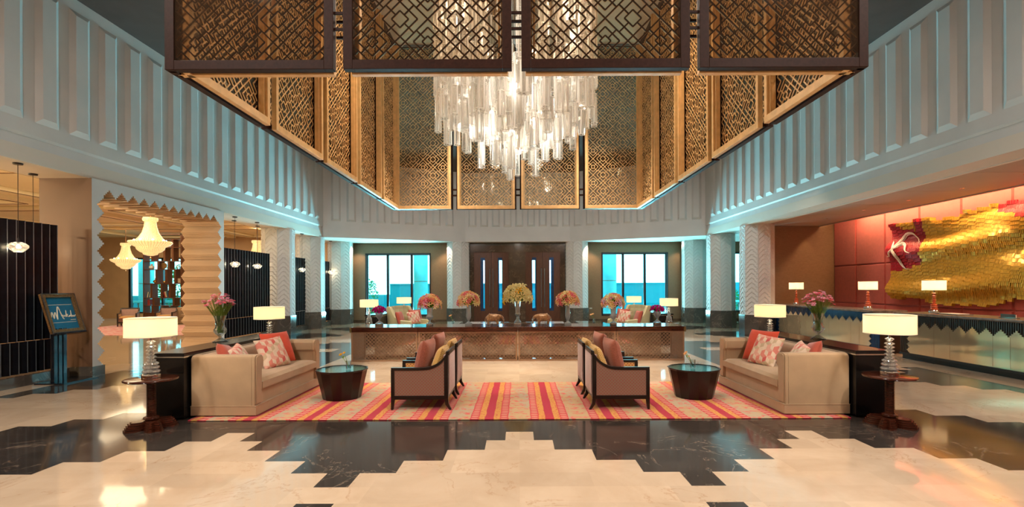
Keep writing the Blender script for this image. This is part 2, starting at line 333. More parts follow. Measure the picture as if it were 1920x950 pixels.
# ---------------------------------------------------------------- mesh helper
class MB:
    def __init__(s): s.v = []; s.f = []; s.m = []; s.sm = []
    def add(s, vs, fs, mi=0, smooth=False):
        b = len(s.v); s.v += [tuple(p) for p in vs]
        for f in fs: s.f.append(tuple(b + i for i in f)); s.m.append(mi); s.sm.append(smooth)
        return s
    def box(s, x0, x1, y0, y1, z0, z1, mi=0):
        vs = [(x0, y0, z0), (x1, y0, z0), (x1, y1, z0), (x0, y1, z0), (x0, y0, z1), (x1, y0, z1), (x1, y1, z1), (x0, y1, z1)]
        return s.add(vs, [(0, 3, 2, 1), (4, 5, 6, 7), (0, 1, 5, 4), (1, 2, 6, 5), (2, 3, 7, 6), (3, 0, 4, 7)], mi)
    def rbox(s, c, size, rz=0.0, rx=0.0, ry=0.0, mi=0):
        R = Matrix.Rotation(rz, 3, 'Z') @ Matrix.Rotation(ry, 3, 'Y') @ Matrix.Rotation(rx, 3, 'X'); h = [q / 2 for q in size]
        vs = [Vector(c) + R @ Vector((a * h[0], b * h[1], d * h[2])) for d in (-1, 1) for a, b in ((-1, -1), (1, -1), (1, 1), (-1, 1))]
        return s.add(vs, [(0, 3, 2, 1), (4, 5, 6, 7), (0, 1, 5, 4), (1, 2, 6, 5), (2, 3, 7, 6), (3, 0, 4, 7)], mi)
    def lathe(s, prof, n=24, c=(0, 0, 0), mi=0, smooth=True, rot=0.0, cap=True):
        vs = []; fs = []
        for r, z in prof:
            for i in range(n):
                a = rot + 2 * pi * i / n; vs.append((c[0] + r * cos(a), c[1] + r * sin(a), c[2] + z))
        for j in range(len(prof) - 1):
            for i in range(n):
                k = (i + 1) % n; fs.append((j * n + i, j * n + k, (j + 1) * n + k, (j + 1) * n + i))
        s.add(vs, fs, mi, smooth)
        if cap:
            b = len(s.v) - len(vs); L = (len(prof) - 1) * n
            if prof[0][0] > 1e-4: s.f.append(tuple(b + i for i in reversed(range(n)))); s.m.append(mi); s.sm.append(False)
            if prof[-1][0] > 1e-4: s.f.append(tuple(b + L + i for i in range(n))); s.m.append(mi); s.sm.append(False)
        return s
    def prism(s, pts, a0, a1, axis='y', mi=0, smooth=False, caps=True):
        """polygon pts extruded along axis; pts are the two other coordinates in xyz order"""
        def P(p, a):
            return {'x': (a, p[0], p[1]), 'y': (p[0], a, p[1]), 'z': (p[0], p[1], a)}[axis]
        n = len(pts); vs = [P(p, a0) for p in pts] + [P(p, a1) for p in pts]
        fs = [(i, (i + 1) % n, n + (i + 1) % n, n + i) for i in range(n)]
        s.add(vs, fs, mi, smooth)
        if caps:
            b = len(s.v) - 2 * n
            s.f.append(tuple(b + i for i in reversed(range(n)))); s.m.append(mi); s.sm.append(False)
            s.f.append(tuple(b + n + i for i in range(n))); s.m.append(mi); s.sm.append(False)
        return s
    def tube(s, pts, r, n=8, mi=0, smooth=True, square=False, rr=None):
        P = [Vector(p) for p in pts]; rings = []
        up = Vector((0, 0, 1))
        for i, p in enumerate(P):
            d = (P[min(i + 1, len(P) - 1)] - P[max(i - 1, 0)])
            if d.length < 1e-9: d = Vector((0, 0, 1))
            d.normalize(); u = up if abs(d.dot(up)) < 0.95 else Vector((0, 1, 0)) if abs(d.y) < 0.9 else Vector((1, 0, 0))
            a = d.cross(u).normalized(); b = a.cross(d).normalized(); q = rr[i] if rr else r
            ring = []
            for k in range(n):
                t = 2 * pi * k / n + (pi / 4 if square else 0); ring.append(p + a * cos(t) * q + b * sin(t) * q)
            rings.append(ring)
        vs = [x for rg in rings for x in rg]; fs = []
        for j in range(len(P) - 1):
            for k in range(n):
                l = (k + 1) % n; fs.append((j * n + k, j * n + l, (j + 1) * n + l, (j + 1) * n + k))
        fs.append(tuple(reversed(range(n)))); fs.append(tuple((len(P) - 1) * n + k for k in range(n)))
        return s.add(vs, fs, mi, smooth)
    def grid(s, fn, nu, nv, mi=0, smooth=True, closed=False, mf=None):
        vs = [fn(i / nu, j / nv) for j in range(nv + 1) for i in range(nu + 1)]; b = len(s.v); s.v += [tuple(p) for p in vs]
        for j in range(nv):
            for i in range(nu):
                a = b + j * (nu + 1) + i; s.f.append((a, a + 1, a + nu + 2, a + nu + 1)); s.m.append(mf((i + .5) / nu, (j + .5) / nv) if mf else mi); s.sm.append(smooth)
        return s
    def build(s, name, mats, parent=None, bevel=0.0, label=None, angle=35, kind=None):
        me = bpy.data.meshes.new(name); me.from_pydata(s.v, [], s.f)
        if not isinstance(mats, (list, tuple)): mats = [mats]
        for m_ in mats: me.materials.append(M[m_])
        me.polygons.foreach_set('material_index', s.m); me.polygons.foreach_set('use_smooth', s.sm)
        me.update()
        if any(s.sm):
            try: me.set_sharp_from_angle(angle=radians(angle))
            except Exception: pass
        o = bpy.data.objects.new(name, me); col.objects.link(o)
        if parent is not None: o.parent = parent
        if bevel:
            b = o.modifiers.new('bevel', 'BEVEL'); b.width = bevel; b.segments = 2; b.limit_method = 'ANGLE'; b.angle_limit = radians(40)
        if label: o['label'] = label
        if kind: o['kind'] = kind
        return o
def tag(o, label, cat, group=None, kind=None):
    o['label'] = label; o['category'] = cat
    if group: o['group'] = group
    if kind: o['kind'] = kind
    return o
def thing(name, label, cat, loc=(0, 0, 0), rotz=0.0, group=None):
    o = bpy.data.objects.new(name, None); col.objects.link(o); o.location = loc; o.rotation_euler = (0, 0, rotz)
    o.empty_display_size = 0.1
    return tag(o, label, cat, group)
def struct(name, mb, mats, parent=None, **kw):
    o = mb.build(name, mats, parent, **kw)
    if parent is None: o['kind'] = 'structure'
    return o
def dup(root, loc=None, rotz=None, label=None, group=None):
    r = root.copy(); col.objects.link(r)
    if loc is not None: r.location = loc
    if rotz is not None: r.rotation_euler = (0, 0, rotz)
    if label: r['label'] = label
    if group: r['group'] = group
    for ch in list(root.children):
        c_ = ch.copy(); col.objects.link(c_); c_.parent = r
        for g_ in list(ch.children):
            d_ = g_.copy(); col.objects.link(d_); d_.parent = c_
    return r

# ================================================================ THE SETTING
XL, XR, YC, YB, YW = -7.80, 7.45, 19.3, 21.6, 22.1      # hall sides, corner of the upper walls, centre of the upper wall, garden wall
ZS, ZC = 3.63, 6.71                                       # soffit, hall ceiling
# ---- floor: cream marble with stepped dark marble inlay, one mesh
def dark_spans(k, y):
    """spans of |x| that are dark in tile row k"""
    d = []
    fr = {5: (.15, 2.93), 4: (.345, 2.69), 3: (.71, 2.36), 2: (1.07, 1.98), 1: (1.38, 1.66), -1: (1.38, 1.66), -2: (1.07, 1.98), -3: (.71, 2.36)}
    if k in fr: d.append(fr[k])
    sd = {5: (3.23, 6.20), 4: (3.50, 6.58), 3: (3.88, 6.95), 2: (4.22, 7.30), 1: (4.57, 7.1), 0: (4.92, 6.8), -1: (5.27, 6.5), -2: (5.62, 6.2)}
    if k in sd: d.append(sd[k])
    if k == 6: d.append((0, 5.85))
    if k == 7: d.append((0, 5.47))
    if k == 8: d.append((4.05, 5.11))
    if 9 <= k <= 17: d.append((4.05, 4.75))
    if 18 <= k <= 27: d.append((4.05, min(4.75 + 0.36 * (k - 17), 6.4)))
    if k in (28, 31): d.append((4.05, 5.35)); d.append((6.3, 6.6)) if False else None
    if k in (29, 30): d.append((4.05, 4.70))
    if 32 <= k <= 35: d.append((3.2, {32: 6.6, 33: 6.3, 34: 5.9, 35: 5.5}[k]))
    if k in (12, 13, 14, 15, 16, 17, 18, 19): d.append(({12: 7.45, 13: 7.1, 14: 6.72, 15: 6.37, 16: 6.37, 17: 6.72, 18: 7.1, 19: 7.45}[k], 7.78))
    if 40 <= k <= 45: d.append(({40: 6.6, 41: 6.3, 42: 5.95, 43: 5.95, 44: 6.3, 45: 6.7}[k], 7.8))
    if k in (43, 44): d.append((3.6, 4.9 if k == 43 else 4.4))
    if 49 <= k <= 56: d.append(({49: 5.6, 50: 5.2, 51: 4.8, 52: 4.4, 53: 4.6, 54: 5.0, 55: 5.4, 56: 5.9}[k], {49: 6.6, 50: 7.0, 51: 7.3, 52: 7.6, 53: 7.3, 54: 7.0, 55: 6.7, 56: 6.4}[k]))
    return sorted((a, b) for a, b in d if b > a)
mb = MB()
Y0 = 3.59
ks = list(range(-30, 64))
def quad(x0, x1, y0, y1, mi):
    mb.add([(x0, y0, 0), (x1, y0, 0), (x1, y1, 0), (x0, y1, 0)], [(0, 1, 2, 3)], mi)
for k in ks:
    y0, y1 = Y0 + .294 * k, Y0 + .294 * (k + 1); cuts = [(-12, 12, 0)]
    sp = dark_spans(k, y0)
    segs = []
    xs = 0.0
    for a, b in sp:
        if a > xs: segs.append((xs, a, 0))
        segs.append((max(a, xs), b, 1)); xs = b
    segs.append((xs, 12.0, 0))
    for a, b, mi in segs:
        if b <= a: continue
        quad(a, b, y0, y1, mi); quad(-b, -a, y0, y1, mi)
ylo, yhi = Y0 + .294 * ks[0], Y0 + .294 * (ks[-1] + 1)
quad(-30, -12, ylo, yhi, 0); quad(-30, -8.5, yhi, 27.5, 0)
mb.add([(-30, ylo, -.3), (12, ylo, -.3), (12, 22.3, -.3), (-8.4, 22.3, -.3), (-8.4, 27.5, -.3), (-30, 27.5, -.3)], [(0, 5, 4, 3, 2, 1)], 0)
struct('floor', mb, ['cream_marble', 'dark_marble'])

# ---- upper walls with rows of raised blocks
def ribbed(mb, A, B, z0, z1, pitch, first, count, wv=.41, zb=4.29, zt=6.49, bev=.09, h=.05):
    A = Vector((A[0], A[1], 0)); B = Vector((B[0], B[1], 0)); d = (B - A).normalized(); n = Vector((-d.y, d.x, 0))
    c_ = Vector((0, 9, 0));
    if (c_ - A).dot(n) < 0: n = -n
    def P(s_, z, off=0.0): q = A + d * s_ + n * off; return (q.x, q.y, z)
    L = (B - A).length
    for i in range(count):
        a = first + i * pitch; b = a + wv
        if a < 0 or b > L: continue
        vs = [P(a, zb, .002), P(b, zb, .002), P(b, zt, .002), P(a, zt, .002), P(a + bev, zb + bev, h), P(b - bev, zb + bev, h), P(b - bev, zt - bev, h), P(a + bev, zt - bev, h)]
        mb.add(vs, [(4, 5, 6, 7), (0, 1, 5, 4), (1, 2, 6, 5), (2, 3, 7, 6), (3, 0, 4, 7)])
def band(mb, A, B, z0, z1, th, outward):
    """solid band behind the line A-B, thickness th along outward"""
    o = Vector(outward) * th
    a0 = (A[0], A[1]); b0 = (B[0], B[1]); pts = [a0, b0, (b0[0] + o.x, b0[1] + o.y), (a0[0] + o.x, a0[1] + o.y)]
    mb.prism(pts, z0, z1, 'z')
FL = (-2.38, YB); FR = (2.30, YB)
for nm, A, B, outw, first, cnt, pitch in (
        ('wall_left', (XL, -5), (XL, YC), (-1, 0, 0), 5 + 8.40 - .595 * 22, 46, .595),
        ('wall_right', (XR, -5), (XR, YC), (1, 0, 0), 5 + 8.20 - .595 * 22, 46, .595)):
    mb = MB(); ribbed(mb, A, B, 4.07, ZC, pitch, first, cnt)
    band(mb, A, B, 4.07, ZC, .28, outw)
    s_ = -1 if XL == A[0] else 1
    A2 = (A[0] - (-.05) * s_ * 1, A[1]); B2 = (B[0] + .05 * s_, B[1] + .12); A2 = (A[0] + .05 * s_, A[1])
    band(mb, A2, B2, ZS, 4.07, .23, outw)
    mb.prism([(A[0], 4.07), (A[0] + .10 * s_, 4.07), (A[0] + .10 * s_, 4.02), (A[0] + .03 * s_, 4.035)], -5, YC, 'y')
    struct(nm, mb, ['plaster'])
mb = MB()
import mathutils
for A, B, first, cnt, pitch in (((XL, YC), FL, .30, 10, .585), (FL, FR, .14, 9, .522), (FR, (XR, YC), .18, 10, .55)):
    d = Vector((B[0] - A[0], B[1] - A[1], 0)).normalized(); n = Vector((-d.y, d.x, 0))
    ribbed(mb, A, B, 4.07, ZC, pitch, first, cnt, wv=.36, h=.095, bev=.075)
    band(mb, A, B, 4.07, ZC, .25, n)
    for q in (A, B): mb.lathe([(.10, ZS + .01), (.10, ZC)], 12, (q[0] + n.x * .13, q[1] + n.y * .13, 0))
    o = n * .0; band(mb, (A[0] + o.x, A[1] + o.y), (B[0] + o.x, B[1] + o.y), ZS, 4.07, .2, n)
struct('wall_back', mb, ['plaster'])
# hall ceiling
struct('ceiling', MB().box(XL - .3, XR + .3, -5, YB + .6, ZC, ZC + .2), ['ceiling_grey'])
struct('ceiling', MB().box(-2.55, 2.53, 3.72, 10.14, ZC - .02, ZC - .001), ['plaster_smooth'])  # lighter panel stands in for chandelier light on the ceiling inside the canopy
# soffits around the hall
mb = MB()
ZS_ = ZS; ZS = ZS - .003
mb.box(-8.74, XL - .045, -5, YW, ZS, ZS + .25)
mb.prism([(XL - .05, YC), FL, FR, (XR + .05, YC), (XR + .05, YW), (XL - .05, YW)], ZS, ZS_ - .0008, 'z')
mb.box(XR + .045, 8.05, -5, YW, ZS, ZS + .25)
mb.box(8.05, 11.3, 16.55, YW, ZS, ZS + .25)
mb.box(8.03, 8.12, -5, 16.5, ZS - .012, ZS, 0)
mb.box(-1e-3 + XL, XR, 21.3, 21.31, ZS - .004, ZS)
struct('ceiling', mb, ['soffit']); ZS = ZS_
mb = MB()
ys = [-5 + 1.72 * i for i in range(13)] + [16.5]
for a, b in zip(ys[:-1], ys[1:]):
    if b > a: mb.box(8.12, 10.28, a + .008, b - .008, ZS + .01, ZS + .05)
mb.box(8.12, 10.28, -5, 16.5, ZS + .06, ZS + .1)
mb.box(10.22, 10.28, -5, 16.5, ZS - .015, ZS + .01)
mb.box(8.05, 11.3, -5, 16.5, 4.15, 4.2)
struct('ceiling', mb, ['reception_ceiling'])
struct('trim_1', MB().box(10.29, 10.33, -5, 16.5, ZS + .045, ZS + .10), ['led_strip'])
# lounge ceiling with trays
mb = MB()
mb.box(-30, -8.74, -5, 27.5, 4.42, 4.6)
mb.box(-8.78, -8.74, -5, 27.5, ZS, 4.42)
for y0, y1 in ((6.2, 10.2), (10.9, 15.6), (16.3, 21.0), (21.7, 26.0)):
    for x0, x1 in ((-14.4, -9.4), (-20.4, -15.2)):
        mb.box(x0, x1, y0, y0 + .35, 4.30, 4.42); mb.box(x0, x1, y1 - .35, y1, 4.30, 4.42)
        mb.box(x0, x0 + .35, y0 + .35, y1 - .35, 4.30, 4.42); mb.box(x1 - .35, x1, y0 + .35, y1 - .35, 4.30, 4.42)
        for z, q in ((4.285, .30),):
            mb.box(x0 + .3, x0 + .34, y0 + .3, y1 - .3, z, 4.31, 1); mb.box(x1 - .34, x1 - .3, y0 + .3, y1 - .3, z, 4.31, 1)
            mb.box(x0 + .3, x1 - .3, y0 + .3, y0 + .34, z, 4.31, 1); mb.box(x0 + .3, x1 - .3, y1 - .34, y1 - .3, z, 4.31, 1)
mb.box(-8.80, -8.78, -5, 27.5, 4.05, 4.09, 1); mb.box(-8.80, -8.78, -5, 27.5, 3.63, 3.66, 1)
struct('ceiling', mb, ['lounge_ceiling', 'brown_trim'])
# lounge walls
mb = MB(); mb.box(-30, -21.4, 26.5, 26.8, 0, 4.42); mb.box(-17.0, -8.5, 26.5, 26.8, 0, 4.42); mb.box(-21.4, -17.0, 26.5, 26.8, 3.3, 4.42); mb.box(-21.4, -17.0, 26.5, 26.8, 0, .25)
mb.box(-8.75, -8.45, YW + .3, 26.8, 0, 4.42)
struct('wall_back', mb, ['lounge_wall'])
struct('wall_left', MB().box(-30.3, -30, -5, 26.8, 0, 4.42), ['lounge_wall'])
# wall behind the camera
mb = MB(); Yf = -4.9
mb.box(-30, 11.3, Yf - .3, Yf, 0, ZC)
struct('wall_front', mb, ['wallpaper'])

# ---- garden wall (behind the long table) with windows and the two entrance doors
W1 = (-6.98, -4.05, .31, 3.14); W2 = (3.80, 6.78, .31, 3.14); W3 = (9.2, 11.0, .45, 3.14)
DX0, DX1 = -2.34, 2.22
mb = MB()
def wy(x0, x1, z0, z1, mi=0): mb.box(x0, x1, YW, YW + .3, z0, z1, mi)
wy(-8.75, W1[0], 0, ZS); wy(W1[1], DX0, 0, ZS); wy(DX1, W2[0], 0, ZS); wy(W2[1], W3[0], 0, ZS); wy(W3[1], 11.3, 0, ZS)
for w_ in (W1, W2, W3): wy(w_[0], w_[1], 0, w_[2]); wy(w_[0], w_[1], w_[3], ZS)
struct('wall_back', mb, ['wallpaper'])
mb = MB()
for x0, x1 in ((-8.4, -2.4), (2.3, 10.9)): mb.box(x0, x1, YW - .02, YW, 0, .13)
struct('baseboard_back', mb, ['brown_marble'])
def window(name, w_, mull, t=.055):
    x0, x1, z0, z1 = w_; mb = MB(); y0, y1 = YW + .10, YW + .20
    mb.box(x0, x0 + t, y0, y1, z0, z1); mb.box(x1 - t, x1, y0, y1, z0, z1); mb.box(x0, x1, y0, y1, z1 - t, z1); mb.box(x0, x1, y0, y1, z0, z0 + t)
    mb.box(x0 - .03, x0 + .02, YW - .02, YW + .2, z0 - .03, z1 + .03); mb.box(x1 - .02, x1 + .03, YW - .02, YW + .2, z0 - .03, z1 + .03)
    mb.box(x0 - .03, x1 + .03, YW - .02, YW + .2, z1 - .02, z1 + .03); mb.box(x0 - .03, x1 + .03, YW - .02, YW + .2, z0 - .03, z0 + .02)
    for x in mull: mb.box(x - .05, x + .05, y0, y1, z0, z1)
    o = struct(name, mb, ['frame_dark'])
    g_ = MB().box(x0 + t, x1 - t, YW + .145, YW + .153, z0 + t, z1 - t); g_.build('window_glass', ['window_glass'], o)
window('window_1', W1, (-6.02, -4.92)); window('window_2', W2, (4.78, 5.78)); window('window_3', W3, (10.2,))
# entrance: grey frame, brown marble surround, two double doors with slot windows
mb = MB()
mb.box(DX0, DX0 + .13, YW - .06, YW + .3, 0, ZS - .05, 0); mb.box(DX1 - .13, DX1, YW - .06, YW + .3, 0, ZS - .05, 0); mb.box(DX0 + .13, DX1 - .13, YW - .055, YW + .3, ZS - .14, ZS - .05, 0); mb.box(DX0, DX1, YW, YW + .3, ZS - .05, ZS, 1)
D1 = (-2.05, -.46); D2 = (.30, 1.89); DT = 3.20
for x0, x1 in ((DX0 + .13, D1[0]), (D1[1], D2[0]), (D2[1], DX1 - .13)): mb.box(x0, x1, YW - .05, YW + .3, 0, ZS - .14, 1)
for d_ in (D1, D2): mb.box(d_[0], d_[1], YW - .05, YW + .3, DT, ZS - .14, 1)
struct('wall_back', mb, ['grey_marble', 'brown_marble'])
def door(name, x0, x1):
    xm = (x0 + x1) / 2; o = None
    for i, (a, b) in enumerate(((x0, xm - .004), (xm + .004, x1))):
        s0, s1 = (a + .30, a + .50) if i == 0 else (b - .50, b - .30)
        mb = MB(); y0, y1 = YW + .02, YW + .09; z0, z1 = .52, 2.95
        mb.box(a, s0, y0, y1, .01, DT); mb.box(s1, b, y0, y1, .01, DT); mb.box(s0, s1, y0, y1, .01, z0); mb.box(s0, s1, y0, y1, z1, DT)
        if o is None: mb.box(xm - .03, xm + .03, y1, y1 + .02, .01, DT); o = struct(name, mb, ['door_wood']); p = o
        else: p = mb.build('door_leaf', ['door_wood'], o)
        f = MB(); t = .022
        wide = .13 if (i == 1) == (xm < 0) else .065
        g0, g1 = (s1 - .012 - wide, s1 - .012) if xm < 0 else (s0 + .012, s0 + .012 + wide)
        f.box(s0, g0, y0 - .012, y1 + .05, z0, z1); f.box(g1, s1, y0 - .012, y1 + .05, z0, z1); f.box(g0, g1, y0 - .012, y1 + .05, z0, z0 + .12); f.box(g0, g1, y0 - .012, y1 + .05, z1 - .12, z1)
        f.build('slot_frame', ['navy_blue_reflect'], o)
        MB().box(g0, g1, y0 + .03, y0 + .036, z0 + .12, z1 - .12).build('slot_glass', ['door_glass'], o)
        hx = xm - .075 if i == 0 else xm + .075
        h = MB(); h.tube([(hx, y0 - .06, .72), (hx, y0 - .06, 2.42)], .016, 10)
        for z in (.78, 2.36): h.tube([(hx, y0 - .06, z), (hx, y0, z)], .012, 8)
        for z in (.68, 2.40): h.lathe([(0, 0), (.022, .012), (.022, .05), (0, .062)], 10, (hx, y0 - .06, z))
        h.build('door_handle', ['steel'], o)
door('door_1', *D1); door('door_2', *D2)
# ---- left: solid block with the stepped opening
BY0, BY1, BX = 8.84, 12.80, -8.76
p_ = .287; ya = 9.24 - p_ / 2; cells = 12; yb = ya + cells * p_
st = p_ / 8; ZP = 3.33; hs = .041
def zig_open():
    pts = []
    # going up the near side (y = ya), teeth pointing outward (towards -y)
    zb = ZP - 11 * p_
    pts.append((ya, 0.0)); pts.append((ya, zb)); z = zb
    def tooth(px, pz, du, dn, n=4):
        # from (px,pz) climb n steps out along dn while moving along du, then back
        out = []; x, zz = px, pz
        for i in range(n):
            out.append((x + dn[0] * st, zz + dn[1] * st)); x, zz = out[-1]
            out.append((x + du[0] * st, zz + du[1] * st)); x, zz = out[-1]
        # plateau merge then come back
        out.pop()
        x, zz = out[-1]; out.append((x + du[0] * st, zz + du[1] * st)); x, zz = out[-1]
        for i in range(n):
            out.append((x - dn[0] * st, zz - dn[1] * st)); x, zz = out[-1]
            if i < n - 1: out.append((x + du[0] * st, zz + du[1] * st)); x, zz = out[-1]
        return out
    for i in range(11):
        for q in tooth(ya, z, (0, 1), (-1, 0)): pts.append(q)
        z += p_; pts.append((ya, z))
    y = ya
    for i in range(cells):
        for q in tooth(y, ZP, (1, 0), (0, 1)): pts.append(q)
        y += p_; pts.append((y, ZP))
    z = ZP
    for i in range(11):
        for q in tooth(yb, z, (0, -1), (1, 0)): pts.append(q)
        z -= p_; pts.append((yb, z))
    pts.append((yb, 0.0))
    r = [pts[0]]
    for q in pts[1:]:
        if hypot(q[0] - r[-1][0], q[1] - r[-1][1]) > 1e-5: r.append(q)
    return r
hole = zig_open()
outer = [(BY0, 0), (BY0, ZS), (BY1, ZS), (BY1, 0)]
poly = [outer[0]] + hole[:1] ; ring = [(BY0, 0)] + hole + [(BY1, 0), (BY1, ZS), (BY0, ZS)]
mb = MB(); bm_v = []
n = len(ring)
F0 = [(XL, a, b) for a, b in ring]; F1 = [(BX, a, b) for a, b in ring]
mb.v += F0 + F1
mb.f.append(tuple(range(n))); mb.m.append(0); mb.sm.append(False)
mb.f.append(tuple(reversed(range(n, 2 * n)))); mb.m.append(2); mb.sm.append(False)
for i in range(n):
    j = (i + 1) % n; a, b = ring[i], ring[j]
    mi = 1 if (1 <= i < n - 4) else 2
    mb.f.append((i, n + i, n + j, j)); mb.m.append(mi); mb.sm.append(False)
ob = struct('wall_left', mb, ['plaster_smooth', 'zigzag_reveal', 'block_wall'])
mb = MB(); mb.box(BX, XL + .012, BY0 - .012, BY0, 0, .18); mb.box(XL, XL + .012, BY0, ya, 0, .18); mb.box(XL, XL + .012, yb, BY1, 0, .18); mb.box(BX - .01, XL, ya, ya + .012, 0, .12); mb.box(XL - .5, XL + .012, yb - .012, yb, 0, .12)
struct('baseboard_left', mb, ['grey_marble'])
# stone plinths below the slat screens
mb = MB()
for y0, y1 in ((-2.0, 8.80), (12.85, 16.15), (17.25, 18.95), (20.05, 22.0)): mb.box(-8.50, -8.18, y0, y1, 0, .17)
struct('trim_2', mb, ['grey_marble'])
# ---- right: red padded wall and papered alcove wall
mb = MB(); mb.box(8.45, 11.0, 16.5, 16.75, 0, 4.15); struct('wall_back', mb, ['wallpaper'])
mb = MB(); mb.box(10.78, 11.0, -5, 16.5, 0, 4.15)
ye = [16.5] + [15.42 - 1.225 * i for i in range(17)]
ze = [0.02, 1.04, 2.255, 4.10]
for a, b in zip(ye[1:], ye[:-1]):
    for z0, z1 in zip(ze[:-1], ze[1:]):
        g = .012; q = .03
        y0, y1, u0, u1 = a + .004, b - .004, z0 + .004, z1 - .004
        vs = [(10.78, y0, u0), (10.78, y1, u0), (10.78, y1, u1), (10.78, y0, u1), (10.745, y0 + q, u0 + q), (10.745, y1 - q, u0 + q), (10.745, y1 - q, u1 - q), (10.745, y0 + q, u1 - q)]
        mb.add(vs, [(4, 7, 6, 5), (0, 4, 5, 1), (1, 5, 6, 2), (2, 6, 7, 3), (3, 7, 4, 0)])
struct('wall_right', mb, ['red_panel'])
mb = MB(); mb.box(11.0, 11.3, -5, YW, 0, 4.2); struct('wall_right', mb, ['wallpaper'])

# ---- outside
struct('floor', MB().box(-32, 22, 22.42, 44, -.35, -.30), ['terrace'])
mb = MB(); mb.box(-32, -8, 31, 31.3, -.3, 1.15); mb.box(-8, 22, 30, 30.3, -.3, 1.78); mb.box(-8, 22, 29.95, 30.35, 1.78, 1.84)
struct('wall_back', mb, ['parapet'])

# ================================================================ pillars
def octo(r, rot=pi / 8): return [(r * cos(rot + i * pi / 4), r * sin(rot + i * pi / 4)) for i in range(8)]
def pillar_shaft(z0=.66, z1=3.63, w=.97):
    mb = MB(); ap = w / 2; side = 2 * ap * math.tan(pi / 8); per = .155; dep = .026
    nu = 12; nz = int((z1 - z0) / (per / 6))
    for k in range(8):
        a = k * pi / 4; nx, ny = cos(a), sin(a); tx, ty = -ny, nx
        def fn(u, v, nx=nx, ny=ny, tx=tx, ty=ty):
            s_ = (u - .5) * side; z = z0 + v * (z1 - z0)
            au = abs(u - .5) * 2
            ph = ((z + .55 * side * (au ** 1.3) * .9) / per) % 1.0
            saw = (1 - ph)                      # leaf: thick at its base, thin at its tip
            env = min(1.0, (1 - au) * 7)
            off = dep * (saw - .5) * env + (.004 if au > .93 else 0)
            return (nx * (ap + off) + tx * s_, ny * (ap + off) + ty * s_, z)
        mb.grid(fn, nu, nz, 0, smooth=False)
    return mb
def pillar_base(z1=.66, w=1.03):
    mb = MB(); r = (w / 2) / cos(pi / 8); mb.prism(octo(r), 0, z1, 'z'); return mb
pl = thing('pillar', 'white leaf carved octagonal pillar left of the hall, nearest one behind the sofa lamp', 'pillar', (XL - .5, 16.70, 0), group='leaf carved pillars')
pillar_shaft().build('shaft', ['plaster_smooth'], pl); pillar_base().build('base', ['grey_marble'], pl, bevel=.006)
for x, y, lb in ((XL - .5, 19.28, 'white leaf carved pillar at the far left corner, under the corner of the upper wall'),
                 (-7.95, 21.55, 'white leaf carved pillar against the papered wall left of the left garden window'),
                 (XR + .5, 16.15, 'white leaf carved pillar on the right, nearest one, beside the papered alcove'),
                 (XR + .5, 19.05, 'white leaf carved pillar on the right, at the corner of the upper wall'),
                 (7.80, 21.55, 'white leaf carved pillar against the papered wall right of the right garden window'),
                 (-2.74, 21.95, 'white leaf carved pillar immediately left of the entrance doors'),
                 (2.62, 21.95, 'white leaf carved pillar immediately right of the entrance doors')):
    dup(pl, (x, y, 0), None, lb)

# ================================================================ HANGING CANOPY OF LATTICE PANELS
CX, CY0, CY1, CZ = -.01, 3.617, 10.24, 3.237
CH = ZC - .05 - CZ
PWD = 1.262
def lattice_segments(w, h, z_first=.142 - .0):
    """segments of the diamond fret; x centred, z from 0"""
    PX, PZ = .4177 / 2, .3410 / 2; r = PX / 343.0      # metres per drawing unit (x); square units
    L = []
    def seg(x0, z0, x1, z1): L.append((x0, z0, x1, z1))
    q = r
    def diamond(cx, cz, R):
        p = [(0, R), (R, 0), (0, -R), (-R, 0)]
        for i in range(4): a = p[i]; b = p[(i + 1) % 4]; seg(cx + a[0], cz + a[1], cx + b[0], cz + b[1])
    for i in range(-3, 4):
        for j in range(-1, int(h / (2 * PZ)) + 2):
            ax, az = i * 2 * PX, z_first + j * 2 * PZ
            diamond(ax, az, 70 * q); diamond(ax, az, 177 * q)
            for sx in (-1, 1):
                for sz in (-1, 1):
                    seg(ax + sx * 35 * q, az + sz * 35 * q, ax + sx * 140 * q, az + sz * 140 * q)
            X0, Z0 = ax, az + PZ                        # crossing
            for sx in (-1, 1):
                for sz in (-1, 1):
                    seg(X0, Z0, X0 + sx * 560 * q, Z0 + sz * 560 * q)
            bx, bz = ax + PX, az + PZ
            diamond(bx, bz, 105 * q)
            for sx in (-1, 1):
                for sz in (-1, 1):
                    seg(bx + sx * 52 * q, bz + sz * 52 * q, bx + sx * 171 * q, bz + sz * 171 * q)
    out = []
    for x0, z0, x1, z1 in L:                           # clip
        t0, t1 = 0.0, 1.0; dx, dz = x1 - x0, z1 - z0; ok = True
        for p, qq in ((-dx, x0 + w / 2), (dx, w / 2 - x0), (-dz, z0), (dz, h - z0)):
            if abs(p) < 1e-12:
                if qq < 0: ok = False
            else:
                t = qq / p
                if p < 0: t0 = max(t0, t)
                else: t1 = min(t1, t)
        if ok and t1 - t0 > 1e-3: out.append((x0 + dx * t0, z0 + dz * t0, x0 + dx * t1, z0 + dz * t1))
    return out
